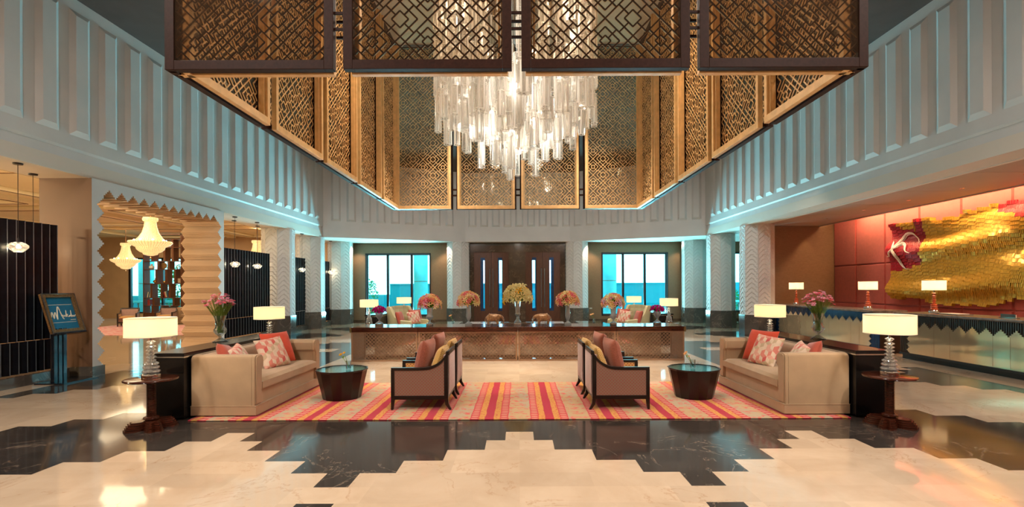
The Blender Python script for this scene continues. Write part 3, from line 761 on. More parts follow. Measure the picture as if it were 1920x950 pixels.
def fret(segs, y0, y1, wd, mb=None, mi=0, off=(0, 0)):
    mb = mb or MB()
    for x0, z0, x1, z1 in segs:
        L = hypot(x1 - x0, z1 - z0); nx, nz = -(z1 - z0) / L * wd / 2, (x1 - x0) / L * wd / 2
        a = [(x0 + nx + off[0], z0 + nz + off[1]), (x1 + nx + off[0], z1 + nz + off[1]), (x1 - nx + off[0], z1 - nz + off[1]), (x0 - nx + off[0], z0 - nz + off[1])]
        vs = [(p[0], y0, p[1]) for p in a] + [(p[0], y1, p[1]) for p in a]
        mb.add(vs, [(0, 3, 2, 1), (4, 5, 6, 7), (0, 1, 5, 4), (2, 3, 7, 6)], mi)
    return mb
# a panel: local x along its width, y = 0 outside face, +y inwards
fw = .070
IW, IH = PWD - 2 * fw + .01, CH - fw
segs = lattice_segments(IW, IH)
def canopy_panel(name, label):
    t = thing(name, label, 'panel', group='lattice panels of the hanging canopy')
    f = MB(); h2 = PWD / 2
    f.box(-h2, -h2 + fw, 0, .06, 0, CH); f.box(h2 - fw, h2, 0, .06, 0, CH); f.box(-h2 + fw, h2 - fw, 0, .06, 0, fw); f.box(-h2 + fw, h2 - fw, 0, .06, CH - .02, CH)
    of = f.build('outer_frame', ['canopy_dark'], t, bevel=.003)
    g = MB()
    g.box(-h2 + .03, -h2 + fw + .012, .095, .145, .0, CH); g.box(h2 - fw - .012, h2 - .03, .095, .145, .0, CH); g.box(-h2 + fw + .012, h2 - fw - .012, .095, .145, .0, fw)
    for s_ in (-1, 1):
        x_ = s_ * (h2 - fw - .02); g.box(min(x_, x_ - s_ * .014), max(x_, x_ - s_ * .014), .062, .12, fw, CH)
    g.build('inner_frame', ['canopy_gold'], t, bevel=.003)
    k = MB().box(-h2 + .035, h2 - .035, .061, .094, .012, .05); k.build('spacer', ['canopy_dark'], of)
    l = fret(segs, .020, .026, .0105, off=(0, fw)); fret(segs, .0262, .033, .0105, l, 1, off=(0, fw))
    l.build('lattice', ['canopy_dark', 'canopy_gold'], t)
    MB().box(-h2 + fw, h2 - fw, .006, .010, fw, CH - .02).build('glass', ['bronze_glass'], of)
    return t
pp = canopy_panel('canopy_panel', 'dark lattice canopy panel in the near row, leftmost, over the left armchairs')
xs_ = [CX + (i - 1.5) * 1.335 for i in range(4)]
pp.location = (xs_[0], CY0, CZ)
nm4 = ('leftmost', 'second from the left', 'second from the right', 'rightmost')
for i in range(1, 4): dup(pp, (xs_[i], CY0, CZ), 0, 'dark lattice canopy panel in the near row, %s' % nm4[i])
for i in range(4): dup(pp, (xs_[i], CY1, CZ), pi, 'gold lattice canopy panel in the far row, %s' % nm4[i])
yp = 1.3245; ord5 = ('nearest', 'second nearest', 'middle', 'second farthest', 'farthest')
for i in range(5):
    y = CY0 + .0 + (i + .5) * yp
    dup(pp, (CX - 2.634, y, CZ), -pi / 2, 'gold lattice canopy panel on the left side, %s of five' % ord5[i])
    dup(pp, (CX + 2.634, y, CZ), pi / 2, 'gold lattice canopy panel on the right side, %s of five' % ord5[i])
# connector bars in the gaps between the panels
gaps = [(CX - 1.335, CY0, 0, 'left gap of the near row'), (CX + 1.335, CY0, 0, 'right gap of the near row'), (CX, CY0, 0, 'centre gap of the near row, before the chandelier')]
gaps += [(CX + s_ * 1.335, CY1, pi, '%s gap of the far row' % w_) for s_, w_ in ((-1, 'left'), (0, 'centre'), (1, 'right'))]
for s_, w_ in ((-1, 'left'), (1, 'right')):
    for i, o_ in ((1, 'nearest'), (2, 'second'), (3, 'third'), (4, 'farthest')): gaps.append((CX + s_ * 2.634, CY0 + yp * i, s_ * pi / 2, '%s gap of the %s side row' % (o_, w_)))
br = thing('panel_bracket', 'dark bracket bars joining two canopy panels, %s' % gaps[0][3], 'bracket', (gaps[0][0], gaps[0][1], CZ), 0, 'brackets between canopy panels')
for z in (.30, .42):
    MB().box(-.045, .045, .02, .035, z, z + .018).build('bar', ['canopy_dark'], br); MB().box(-.045, .045, .085, .10, z - .03, z - .012).build('bar', ['canopy_dark'], br)
for x, y, r, w_ in gaps[1:]: dup(br, (x, y, CZ), r, 'dark bracket bars joining two canopy panels, %s' % w_)

# ================================================================ CRYSTAL CHANDELIER
CHX, CHY = -.03, 6.93
ch = thing('crystal_chandelier', 'large chandelier of hanging clear crystal bars inside the lattice canopy', 'chandelier', (CHX, CHY, 0))
random.seed(11)
bars = []
def zlow(r): return 3.12 + .62 * (r / 1.12) ** 1.5
for ring_ in range(0, 8):
    r = ring_ * .157 + .02; n_ = max(1, int(2 * pi * r / .25))
    for i in range(n_):
        a = 2 * pi * i / n_ + ring_ * .7 + random.uniform(-.15, .15); rr = r + random.uniform(-.035, .035)
        z = zlow(rr) + random.uniform(0, .42)
        while z < 6.0:
            L = random.uniform(.30, .46); w_ = random.uniform(.070, .108)
            bars.append((rr * cos(a), rr * sin(a), z, L, w_, random.uniform(0, pi)))
            if rr < .82 and z > 4.0: break
            z += L + random.uniform(.02, .18)
# fill the inside upper part only sparsely
def bar_mesh(L, w_):
    mb = MB(); h = w_ / 2; c = .18 * w_
    pts = [(-h, -h + c), (-h + c, -h), (h - c, -h), (h, -h + c), (h, h - c), (h - c, h), (-h + c, h), (-h, h - c)]
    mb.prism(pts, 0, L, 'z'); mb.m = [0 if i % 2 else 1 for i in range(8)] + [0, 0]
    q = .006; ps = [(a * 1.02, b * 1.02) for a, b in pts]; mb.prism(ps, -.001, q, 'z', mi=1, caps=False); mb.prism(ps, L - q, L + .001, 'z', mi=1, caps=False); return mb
protos = []
bars.sort(key=lambda b: (b[2] > 4.35, b[1]))
vis = bars[:100]; rest = bars[100:]
for i, (x, y, z, L, w_, rz) in enumerate(vis):
    if i < 6: o = bar_mesh(L, w_).build('crystal_bar', ['crystal', 'crystal_glint'], ch); protos.append(o)
    else: o = protos[i % 6].copy(); col.objects.link(o); o.scale = (w_ / .08, w_ / .08, L / .38)
    o.location = (x, y, z); o.rotation_euler = (random.uniform(-.03, .03), random.uniform(-.03, .03), rz)
mb = MB()
for x, y, z, L, w_, rz in rest:
    b_ = bar_mesh(L, w_); cr, sr = cos(rz), sin(rz); k0 = len(mb.v)
    mb.v += [(x + p[0] * cr - p[1] * sr, y + p[0] * sr + p[1] * cr, z + p[2]) for p in b_.v]
    for f_, m_, s_ in zip(b_.f, b_.m, b_.sm): mb.f.append(tuple(k0 + i for i in f_)); mb.m.append(m_); mb.sm.append(s_)
mb.build('crystal_bars', ['crystal', 'crystal_glint'], ch, kind='stuff')
mb = MB(); mb.lathe([(.0, 6.05), (1.22, 6.05), (1.22, 6.15), (.0, 6.15)], 40); mb.lathe([(.05, 6.15), (.05, 6.66)], 12); mb.lathe([(.3, 6.60), (.3, 6.66)], 24)
mb.build('ceiling_plate', ['chrome'], ch)
mb = MB()
for x, y, z, L, w_, rz in bars[::2]: mb.tube([(x, y, z + L), (x, y, 6.05)], .0022, 4)
mb.build('wires', ['steel'], ch, kind='stuff')
bl = [(.35 * cos(a), .35 * sin(a), 4.1) for a in [i * pi / 3 for i in range(6)]] + [(.8 * cos(a), .8 * sin(a), 4.6) for a in [i * pi / 4 + .3 for i in range(8)]] + [(0, 0, 3.75)]
bulb0 = None
for p in bl:
    if bulb0 is None: bulb0 = MB().lathe([(0, -.03), (.02, -.02), (.028, 0), (.02, .025), (0, .03)], 10).build('bulb', ['bulb'], ch); bulb0.location = p
    else: o = bulb0.copy(); col.objects.link(o); o.location = p
for x, y, z, e in ((0, 0, 3.62, 17), (.45, .1, 3.85, 18), (-.45, -.1, 3.85, 18), (0, -.75, 4.15, 21), (.8, .3, 4.35, 23), (-.8, .3, 4.35, 23), (0, .5, 4.9, 70), (.6, -.6, 5.2, 50), (-.6, -.6, 5.2, 50)):
    light('POINT', 'chandelier_light', (CHX + x, CHY + y, z), e * .62, (1.0, 0.90, 0.78), size=.16)

# ================================================================ RUG
rug = MB(); rug.box(-4.0, 4.0, 0, 2.25, 0.002, .014)
ro = rug.build('area_rug', ['rug_stripes'], bevel=.004); ro.location = (0, 5.83, 0)
tag(ro, 'red, pink and yellow striped rug under the near sofas and armchairs', 'rug')

# ================================================================ SOFAS, CUSHIONS, CONSOLES
def sofa(name, label, wdt=1.94, dep=.80):
    t = thing(name, label, 'sofa', group='beige velvet sofas'); h = wdt / 2; at = .155
    # local +x is the front, origin at the middle of the floor footprint
    xb, xf = -dep / 2, dep / 2
    prof = lambda s_: [(s_ * h, .125), (s_ * h, .705), (s_ * (h - .012), .735), (s_ * (h - .04), .752), (s_ * (h - .11), .756), (s_ * (h - .165), .744), (s_ * (h - .196), .712), (s_ * (h - .202), .665), (s_ * (h - .196), .60), (s_ * (h - .165), .575), (s_ * (h - at), .56), (s_ * (h - at), .125)]
    for s_ in (-1, 1):
        mb = MB(); pr = prof(s_);
        if s_ < 0: pr = pr[::-1]
        n_ = 10; rings = []
        mb.prism(pr, xb, xf - .05, 'x', smooth=True)
        # padded front panel
        c_ = (sum(p[0] for p in pr) / len(pr), sum(p[1] for p in pr) / len(pr))
        sc2 = [((p[0] - c_[0]) * 1.02 + c_[0], max(.125, (p[1] - c_[1]) * 1.008 + c_[1])) for p in pr]
        mb.prism(sc2, xf - .05, xf - .012, 'x', smooth=True)
        sc3 = [((p[0] - c_[0]) * .84 + c_[0], (p[1] - c_[1]) * .955 + c_[1]) for p in pr]
        mb.prism(sc3, xf - .012, xf, 'x', smooth=True)
        mb.build('arm', ['sofa_velvet'], t, bevel=.006)
    bp = [(xb, .125), (xb, .705), (xb + .012, .735), (xb + .04, .750), (xb + .13, .754), (xb + .185, .742), (xb + .21, .70), (xb + .225, .44), (xb + .225, .125)]
    MB().prism(bp, -h + at - .02, h - at + .02, 'y', smooth=True).build('backrest', ['sofa_velvet'], t)
    MB().box(xb + .2, xf - .035, -h + at, h - at, .125, .31).build('seat_base', ['sofa_velvet'], t, bevel=.008)
    sk = MB(); sk.box(xb - .006, xf + .006, -h - .006, h + .006, .012, .128); sk.box(xb - .010, xf + .010, -h - .010, h + .010, .124, .131)
    sk.build('skirt', ['sofa_velvet'], t, bevel=.004)
    def cu(u, v):
        x = xb + .21 + u * (xf + .005 - xb - .21); y = (v - .5) * (wdt - 2 * at); e = 1 - (2 * u - 1) ** 8; e2 = 1 - (2 * v - 1) ** 12
        return (x, y, .40 + .045 * max(0, e) ** .4 * max(0, e2) ** .4 + .012 * sin(pi * u) * sin(pi * v))
    cm = MB(); cm.grid(cu, 14, 30); cm.box(xb + .21, xf + .004, -h + at, h - at, .312, .402)
    cm.build('seat_cushion', ['sofa_velvet'], t)
    return t
s1 = sofa('sofa', 'beige velvet sofa on the left, its arm nearest the left side table lamp'); s1.location = (-3.665, 6.96, .014)
s2 = dup(s1, (3.665, 6.93, .014), pi, 'beige velvet sofa on the right, its arm nearest the right side table lamp')

CUBEM = ['cube_cream', 'cube_sand', 'cube_pink', 'cube_coral', 'cube_blush']
def rhomb(u, v, s=7.0):
    """rhombille tiling: returns material index"""
    x, y = u * s, v * s * 1.0
    q = (sqrt(3) / 3 * x - y / 3); r = 2 / 3 * y
    cx, cz = q, r; cy = -cx - cz
    rx, ry, rz = round(cx), round(cy), round(cz)
    dx, dy, dz = abs(rx - cx), abs(ry - cy), abs(rz - cz)
    if dx > dy and dx > dz: rx = -ry - rz
    elif dy > dz: ry = -rx - rz
    else: rz = -rx - ry
    hx = sqrt(3) * (rx + rz / 2.0); hy = 1.5 * rz
    a = (atan2(y - hy, x - hx) + pi / 2) % (2 * pi)
    k = int(a / (2 * pi / 3)) % 3; hsh = (rx * 7 + rz * 13 + 5) % 5
    if k == 0: return (2, 4, 3, 2, 1)[hsh]
    if k == 1: return (4, 1, 2, 0, 4)[hsh]
    return 0
def pillow(name, label, w_, h_, t_, mats, loc, rot, group=None, pattern=False, n=None, cat='cushion'):
    n = n or (64 if pattern else 18); mb = MB()
    def fn(sg):
        def f(u, v):
            a, b = 2 * u - 1, 2 * v - 1
            z = sg * t_ / 2 * (max(0, 1 - a ** 4) ** .55) * (max(0, 1 - b ** 4) ** .55)
            pin = 1 - .055 * (1 - a * a) * abs(b) ** 3 - 0; pin2 = 1 - .055 * (1 - b * b) * abs(a) ** 3
            return (a * w_ / 2 * pin2, z, b * h_ / 2 * pin + h_ / 2)
        return f
    mf = (lambda u, v: rhomb(u, v)) if pattern else None
    mb.grid(fn(-1), n, n, 0, mf=mf); g2 = MB(); mb.grid(fn(1), n, n, 0, mf=mf)
    o = mb.build(name, mats, None, angle=80)
    o.location = loc; o.rotation_euler = rot
    return tag(o, label, cat, group)
PG = 'cushions on the beige sofas'
# rotation: local -y is the face. yaw turns it, pitch leans it back.
def prot(yaw, lean, roll=0.0):
    return (Matrix.Rotation(yaw, 3, 'Z') @ Matrix.Rotation(-lean, 3, 'X') @ Matrix.Rotation(roll, 3, 'Y')).to_euler()
# left sofa faces +x: face normal +x => yaw = +90
for s_, side in ((-1, 'left'), (1, 'right')):
    yw = lambda a: radians(90 + a) if s_ < 0 else radians(-90 - a)
    pillow('cushion', 'large orange square cushion in the far corner of the %s sofa' % side, .50, .50, .15, ['orange_fabric'], (s_ * 3.60, 7.36, .465), prot(yw(-24), radians(24)), PG)
    pillow('cushion', 'cube patterned cushion in front of the orange one on the %s sofa' % side, .46, .46, .14, CUBEM, (s_ * 3.47, 6.98, .462), prot(yw(-22), radians(26), radians(4 * s_)), PG, True)
    pillow('cushion', 'coral cushion in the near corner of the %s sofa, only its tip above the arm' % side, .44, .44, .14, ['coral_fabric'], (s_ * 3.74, 6.36, .465), prot(yw(20), radians(22), radians(-10 * s_)), PG)
    pillow('cushion', 'mostly hidden cube patterned cushion by the near arm of the %s sofa' % side, .42, .42, .14, CUBEM, (s_ * 3.64, 6.56, .463), prot(yw(10), radians(30), radians(10 * s_)), PG, True)
def console(name, label, loc):
    t = thing(name, label, 'console table', loc, group='black consoles behind the sofas')
    MB().box(-.20, .20, 0, 2.36, .02, .755).build('body', ['black_lacquer'], t, bevel=.004)
    MB().box(-.205, .205, -.005, 2.365, .755, .772).build('metal_strip', ['chrome'], t)
    MB().box(-.215, .215, -.02, 2.38, .772, .815).build('top', ['black_lacquer'], t, bevel=.003)
    MB().box(-.18, .18, .03, 2.33, 0, .02).build('plinth', ['black_lacquer'], t)
    return t
c1 = console('console_table', 'black lacquer console behind the near left sofa', (-4.29, 5.90, 0))
dup(c1, (4.29, 5.88, 0), 0, 'black lacquer console behind the near right sofa')
dup(c1, (-4.25, 14.0, 0), 0, 'black lacquer console behind the far left armchair')
dup(c1, (4.25, 14.0, 0), 0, 'black lacquer console behind the far right armchair')

# side table
def side_table(name, label, loc, rz=0):
    t = thing(name, label, 'side table', loc, rz, 'round pedestal side tables')
    MB().lathe([(0, .545), (.245, .545), (.262, .552), (.266, .562), (.262, .572), (.25, .576), (0, .576)], 48).build('tabletop', ['mahogany'], t)
    pr = [(.055, .10), (.075, .11), (.078, .13), (.05, .145)]
    z = .145
    while z < .535:
        pr += [(.040, z), (.050, z + .006), (.050, z + .011), (.040, z + .017)]; z += .0175
    pr += [(.05, .545)]
    MB().lathe(pr, 24).build('column', ['mahogany'], t)
    # stepped four-lobed foot
    mb = MB()
    for i, (z0, z1, s_) in enumerate(((0, .022, 1.0), (.022, .044, .95), (.044, .066, .90), (.066, .088, .84), (.088, .102, .76))):
        pts = []
        for k in range(96):
            a = 2 * pi * k / 96; q = abs(cos(2 * a)); lobe = .105 + .165 * q ** 1.1 - .045 * max(0, cos(4 * a)) ** 14
            pts.append((lobe * s_ * cos(a + pi / 4), lobe * s_ * sin(a + pi / 4)))
        mb.prism(pts, z0, z1 - .003, 'z', smooth=True)
    mb.build('foot', ['mahogany'], t)
    return t
def table_lamp(name, label, loc, mat='lamp_glass', group='table lamps with white drum shades', shade_r=.25, power=16, k=1.0, col_=(1.0, .76, .45)):
    t = thing(name, label, 'lamp', loc, 0, group)
    MB().lathe([(0, 0), (.092, 0), (.095, .006), (.095, .044), (.088, .05), (0, .05)], 36).build('lamp_base', ['chrome'], t)
    pr = [(.084, .05)]
    for z, r, hh in ((.052, .090, .048), (.100, .082, .044), (.144, .076, .040), (.184, .050, .028)):
        pr += [(r * .70, z), (r * .93, z + hh * .22), (r, z + hh * .45), (r * .96, z + hh * .68), (r * .70, z + hh * .95)]
    for z in (.218, .258, .298, .338):
        pr += [(.020, z), (.044, z + .014), (.052, z + .021), (.044, z + .028), (.020, z + .039)]
    pr += [(.020, .385), (.045, .41), (.045, .416), (.018, .43), (.0, .432)]
    MB().lathe([(r * k, z) for r, z in pr], 28).build('glass_stem', [mat], t)
    rod = MB().lathe([(.011, .04), (.011, .56)], 10).build('rod', ['chrome'], t)
    R = shade_r; z0, z1 = .475, .690
    ls_ = MB().lathe([(R, z0), (R, z1)], 48, cap=False).build('lamp_shade', ['lamp_shade'], t)
    mb = MB(); mb.lathe([(R + .0015, z0), (R + .0015, z0 + .008), (R - .002, z0 + .008), (R - .002, z0), (R + .0015, z0)], 48, cap=False)
    mb.lathe([(R + .0015, z1 - .008), (R + .0015, z1), (R - .002, z1), (R - .002, z1 - .008), (R + .0015, z1 - .008)], 48, cap=False)
    for a in (0, 2 * pi / 3, 4 * pi / 3): mb.tube([(0, 0, z1 - .02), (R * cos(a), R * sin(a), z1 - .004)], .002, 4)
    mb.build('shade_trim', ['soffit'], ls_)
    MB().lathe([(0, .53), (.02, .54), (.03, .57), (.02, .595), (0, .60)], 12).build('bulb', ['bulb'], rod)
    light('POINT', 'lamp_light', (loc[0], loc[1], loc[2] + .585), power * .7, col_, size=.05)
    return t
TT = .577
st1 = side_table('side_table', 'round mahogany side table at the near left, under a glass lamp', (-4.23, 5.56, 0))
for x, y, lb, rz in ((4.24, 5.54, 'round mahogany side table at the near right, under a glass lamp', pi / 2),
                 (-4.45, 8.62, 'round side table behind the far end of the left console', 0), (4.45, 8.58, 'round side table behind the far end of the right console', 0),
                 (-4.22, 13.62, 'round side table beyond the left end of the long table', 0), (4.22, 13.62, 'round side table beyond the right end of the long table', 0),
                 (-4.20, 16.75, 'round side table by the left garden window', 0), (4.20, 16.75, 'round side table by the right garden window', 0)):
    dup(st1, (x, y, 0), rz, lb)
tbl_l = [(-4.23, 5.56, 'glass table lamp with wide white shade on the near left side table', 10), (4.24, 5.54, 'glass table lamp with wide white shade on the near right side table', 10),
         (-4.45, 8.62, 'glass table lamp with white shade past the far end of the left sofa', 9), (4.45, 8.58, 'glass table lamp with white shade past the far end of the right sofa', 9),
         (-4.22, 13.62, 'glass table lamp with white shade behind the magenta flowers, left end of the long table', 9), (4.22, 13.62, 'glass table lamp with white shade behind the magenta flowers, right end of the long table', 9),
         (-3.98, 16.75, 'small looking table lamp before the left garden window, above the far armchair', 9), (3.98, 16.75, 'small looking table lamp before the right garden window, above the far armchair', 9)]
for x, y, lb, pw in tbl_l: table_lamp('table_lamp', lb, (x, y, TT), power=pw)

# ================================================================ ARMCHAIRS
def curve_pts(pts, n=8):
    """Catmull-Rom through 2D/3D points"""
    P = [Vector(p) for p in pts]; out = []
    for i in range(len(P) - 1):
        a, b, c, d = P[max(i - 1, 0)], P[i], P[i + 1], P[min(i + 2, len(P) - 1)]
        for k in range(n):
            t = k / n; out.append(.5 * ((2 * b) + (c - a) * t + (2 * a - 5 * b + 4 * c - d) * t * t + (3 * b - a - 3 * c + d) * t ** 3))
    out.append(P[-1]); return out
ARMC = [(.365, .548), (.10, .548), (-.10, .556), (-.20, .585), (-.29, .645), (-.345, .715), (-.375, .755)]
armline = [(p.x, p.y) for p in curve_pts([(a, b, 0) for a, b in ARMC], 5)]
def armchair(name, label):
    t = thing(name, label, 'armchair', group='dark framed dotted armchairs'); hw = .335
    for s_ in (-1, 1):
        y0, y1 = (s_ * hw, s_ * (hw - .05)); ya_, yb_ = min(y0, y1), max(y0, y1)
        mb = MB()
        top = armline; th = .036
        poly = top + [(x - .004, z - th) for x, z in reversed(top)]
        mb.prism(poly, ya_, yb_, 'y')
        mb.prism([(.32, .13), (.365, .13), (.365, .52), (.32, .52)], ya_, yb_, 'y')
        mb.prism([(-.375, .14), (-.325, .14), (-.325, .66), (-.375, .74)], ya_, yb_, 'y')
        mb.prism([(-.33, .135), (.325, .135), (.325, .185), (-.33, .185)], ya_, yb_, 'y')
        sf = mb.build('side_frame', ['espresso'], t, bevel=.004)
        mb = MB(); inner = [(x, z - th + .002) for x, z in top if x < .33 and x > -.34]
        mb.prism([(-.33, .18), (.33, .18), (.33, .515)] + inner, ya_ + .008, yb_ - .008, 'y')
        o = mb.build('side_panel', ['chair_dots'], sf)
        for x0, sg in ((.3425, 0), (-.350, 1)):
            lm = MB(); q = .0235
            if sg == 0: lm.prism([(x0 - q, .14), (x0 + q, .14), (x0 + q, 0), (x0 + q - .028, 0)], ya_ + .006, yb_ - .002, 'y')
            else: lm.prism([(x0 + q, .15), (x0 - q, .15), (x0 - q - .008, .08), (x0 - q - .045, 0), (x0 - q - .016, 0), (x0 + q - .012, .07)], ya_ + .006, yb_ - .002, 'y')
            lm.build('leg', ['espresso'], t, bevel=.003)
    MB().box(-.372, -.335, -hw + .05, hw - .05, .135, .19).build('frame_rail', ['espresso'], t, bevel=.004); MB().box(.33, .365, -hw + .05, hw - .05, .135, .19).build('frame_rail', ['espresso'], t, bevel=.004)
    mb = MB(); mb.prism([(-.385, .700), (-.340, .690), (-.345, .750), (-.385, .762)], -hw + .05, hw - .05, 'y')
    mb.build('frame_rail', ['espresso'], t, bevel=.004)
    mb = MB(); mb.grid(lambda u, v: (-.385 - .022 * sin(pi * u) * sin(pi * v) ** .5, -hw + .05 + u * (2 * hw - .1), .19 + v * .515), 8, 8); mb.box(-.378, -.31, -hw + .05, hw - .05, .19, .70)
    mb.build('back_panel', ['chair_back_fabric'], t)
    MB().box(-.31, .33, -hw + .05, hw - .05, .19, .30).build('seat_base', ['chair_dots'], t)
    mb = MB()
    def cf(u, v): a, b = 2 * u - 1, 2 * v - 1; return (-.25 + u * .63, b * (hw - .06), .36 + .075 * max(0, 1 - a ** 6) ** .5 * max(0, 1 - b ** 6) ** .5)
    def cg(u, v): a, b = 2 * u - 1, 2 * v - 1; return (-.25 + (1 - u) * .63, b * (hw - .06), .36 - .06 * max(0, 1 - a ** 6) ** .5 * max(0, 1 - b ** 6) ** .5)
    mb.grid(cf, 14, 14); mb.grid(cg, 14, 14); mb.build('seat_cushion', ['chair_inner'], t)
    MB().box(-.24, .315, -hw + .05, -hw + .056, .42, .51).build('inner_arm_lining', ['chair_inner'], t); MB().box(-.24, .315, hw - .056, hw - .05, .42, .51).build('inner_arm_lining', ['chair_inner'], t)
    return t
ac = armchair('armchair', 'dark framed dotted armchair facing the left sofa, the nearer of its pair'); ac.location = (-1.30, 6.60, .014); ac.rotation_euler = (0, 0, pi)
acs = [(-1.30, 7.47, pi, 'dark framed dotted armchair facing the left sofa, the farther of its pair'),
       (1.32, 6.58, 0, 'dark framed dotted armchair facing the right sofa, the nearer of its pair'),
       (1.32, 7.45, 0, 'dark framed dotted armchair facing the right sofa, the farther of its pair')]
for x, y, r, lb in acs: dup(ac, (x, y, .014), r, lb)
for sx, side in ((-1, 'left'), (1, 'right')):
    for y, near in ((6.59, 'nearer'), (7.46, 'farther')):
        yw = radians(90) if sx > 0 else radians(-90)      # face away from the chair back
        pillow('cushion', 'gold dotted cushion against the back of the %s armchair facing the %s sofa' % (near, side), .50, .38, .15, ['gold_dots'], (sx * 1.14, y, .445), prot(yw, radians(20)), 'cushions on the armchairs')
        pillow('cushion', 'rust cushion before the gold one on the %s armchair facing the %s sofa' % (near, side), .47, .47, .16, ['rust_fabric'], (sx * 1.33, y - .01, .445), prot(yw + radians(8 * sx), radians(13), radians(0)), 'cushions on the armchairs')
# ================================================================ DRUM TABLES
def drum_table(name, label, loc):
    t = thing(name, label, 'coffee table', loc, 0, 'faceted drum tables')
    MB().lathe([(.262, 0), (.268, .012), (.355, .395), (.365, .408), (.365, .418), (.345, .418), (.345, .40)], 14, smooth=False, cap=False, rot=.1).lathe([(0, .0), (.262, 0)], 14, rot=.1, smooth=False, cap=False).build('drum', ['drum_wood'], t, bevel=.002)
    MB().lathe([(0, .402), (.346, .402), (.346, .412), (0, .412)], 14, rot=.1, smooth=False).build('glass_top', ['clear_glass'], t)
    MB().lathe([(.345, .40), (.262, .02)], 14, rot=.1, smooth=False, cap=False).lathe([(0, .02), (.262, .02)], 14, rot=.1, smooth=False, cap=False).build('inner_lining', ['teal_lining'], t)
    return t
d1 = drum_table('drum_table', 'dark faceted drum table with glass top beside the left sofa', (-2.57, 7.02, .014))
dup(d1, (2.52, 6.99, .014), 0, 'dark faceted drum table with glass top beside the right sofa')
def tumbler(label, loc, mat='clear_glass'):
    t = thing('glass_tumbler', label, 'glass', loc, 0, 'small glasses holding flowers')
    MB().lathe([(0, 0), (.034, 0), (.036, .004), (.038, .12), (.035, .12), (.033, .012), (0, .010)], 20).build('glass', [mat], t)
    MB().lathe([(0, .012), (.032, .012), (.033, .06), (0, .06)], 20).build('water', ['clear_glass'], t)
    return t
def daisy_mesh(mb, c, r, nrm, mi=0, petals=12, cup=.25):
    n = Vector(nrm).normalized(); a = n.orthogonal().normalized(); b = n.cross(a)
    for k in range(petals):
        t0 = 2 * pi * k / petals; d = a * cos(t0) + b * sin(t0); w_ = a * -sin(t0) + b * cos(t0); W = r * 2.4 / petals * 1.2
        p = Vector(c); vs = [p, p + d * r * .5 + w_ * W * .5 + n * r * cup * .4, p + d * r + n * r * cup, p + d * r * .5 - w_ * W * .5 + n * r * cup * .4]
        mb.add(vs, [(0, 1, 2, 3)], mi)
def posy(label, loc, petal, heads, tall=.12):
    t = thing('cut_flowers', label, 'flowers', loc, 0, 'single stems in small glasses')
    st = MB(); 
    for (x, y, z, r) in heads:
        st.tube([(.01, 0, .014), (x * .3, y * .3, z * .45), (x, y, z)], .003, 5)
    st.grid(lambda u, v: (heads[0][0] * .8 + .02 * u, heads[0][1] + .03 * v, heads[0][2] * .75 + .03 * v), 1, 2)
    st.build('stem', ['stem_green'], t)
    for (x, y, z, r) in heads:
        mb = MB()
        for L in range(3): daisy_mesh(mb, (x, y, z + .003 * L), r * (1 - .22 * L), (x * 2 - .1, y - .5, 1.0), 0, 16, .2 + .3 * L)
        mb.build('blossom', [petal], t)
    return t
tumbler('small glass with yellow flowers on the left drum table', (-2.47, 7.0, .4265)); posy('two yellow flowers in the small glass on the left drum table', (-2.47, 7.0, .43), 'petal_yellow', [(-.105, -.02, .205, .036), (-.07, .02, .225, .030)])
tumbler('small glass with orange flowers on the right drum table', (2.50, 6.97, .4265)); posy('three orange flowers in the small glass on the right drum table', (2.50, 6.97, .43), 'petal_peach', [(-.12, -.02, .20, .030), (-.085, .03, .215, .028), (-.065, -.03, .165, .022)])

# ================================================================ LONG TABLE
LX0, LX1, LY0, LY1, LZ = -3.66, 3.60, 10.50, 11.40, .73
t = thing('long_table', 'long dark table with brass fretwork screens and mirrored core in the middle of the hall', 'table', ((LX0 + LX1) / 2, 10.95, 0)); ox, oy = -(LX0 + LX1) / 2, -10.95
sx_ = [LX0, -2.20, -.03, 2.11, LX1]
for a, b in zip(sx_[:-1], sx_[1:]): MB().box(a + .003 + ox, b - .003 + ox, LY0 - .02 + oy, LY1 + .02 + oy, LZ - .095, LZ + .01).build('tabletop', ['mahogany'], t, bevel=.004)
mb = MB()
for x in (LX0 - .012, LX1 - .028):
    for y in (LY0 - .03, LY1 - .01): mb.box(x + ox, x + .04 + ox, y + oy, y + .04 + oy, LZ - .1, LZ + .004)
mb.build('corner_caps', ['brass'], t)
def diag_fret(w_, h_, per=.078, pair=.026, wd=.0065):
    segs = []
    for fam in (1, -1):
        c = -h_ - w_
        k = 0
        while c < w_ + h_:
            for o_ in (0, pair):
                cc = c + o_
                # line z = fam * (x - cc)
                pts = []
                x0, z0 = (cc, 0.0); x1, z1 = (cc + fam * h_, h_)
                a, b = (x0, z0), (x1, z1)
                dx = b[0] - a[0]
                t0, t1 = 0.0, 1.0
                if dx > 0: t0 = max(t0, (-w_ / 2 - a[0]) / dx); t1 = min(t1, (w_ / 2 - a[0]) / dx)
                else: t0 = max(t0, (w_ / 2 - a[0]) / dx); t1 = min(t1, (-w_ / 2 - a[0]) / dx)
                if t1 - t0 > .01: segs.append((a[0] + dx * t0, h_ * t0, a[0] + dx * t1, h_ * t1))
            c += per
    return segs
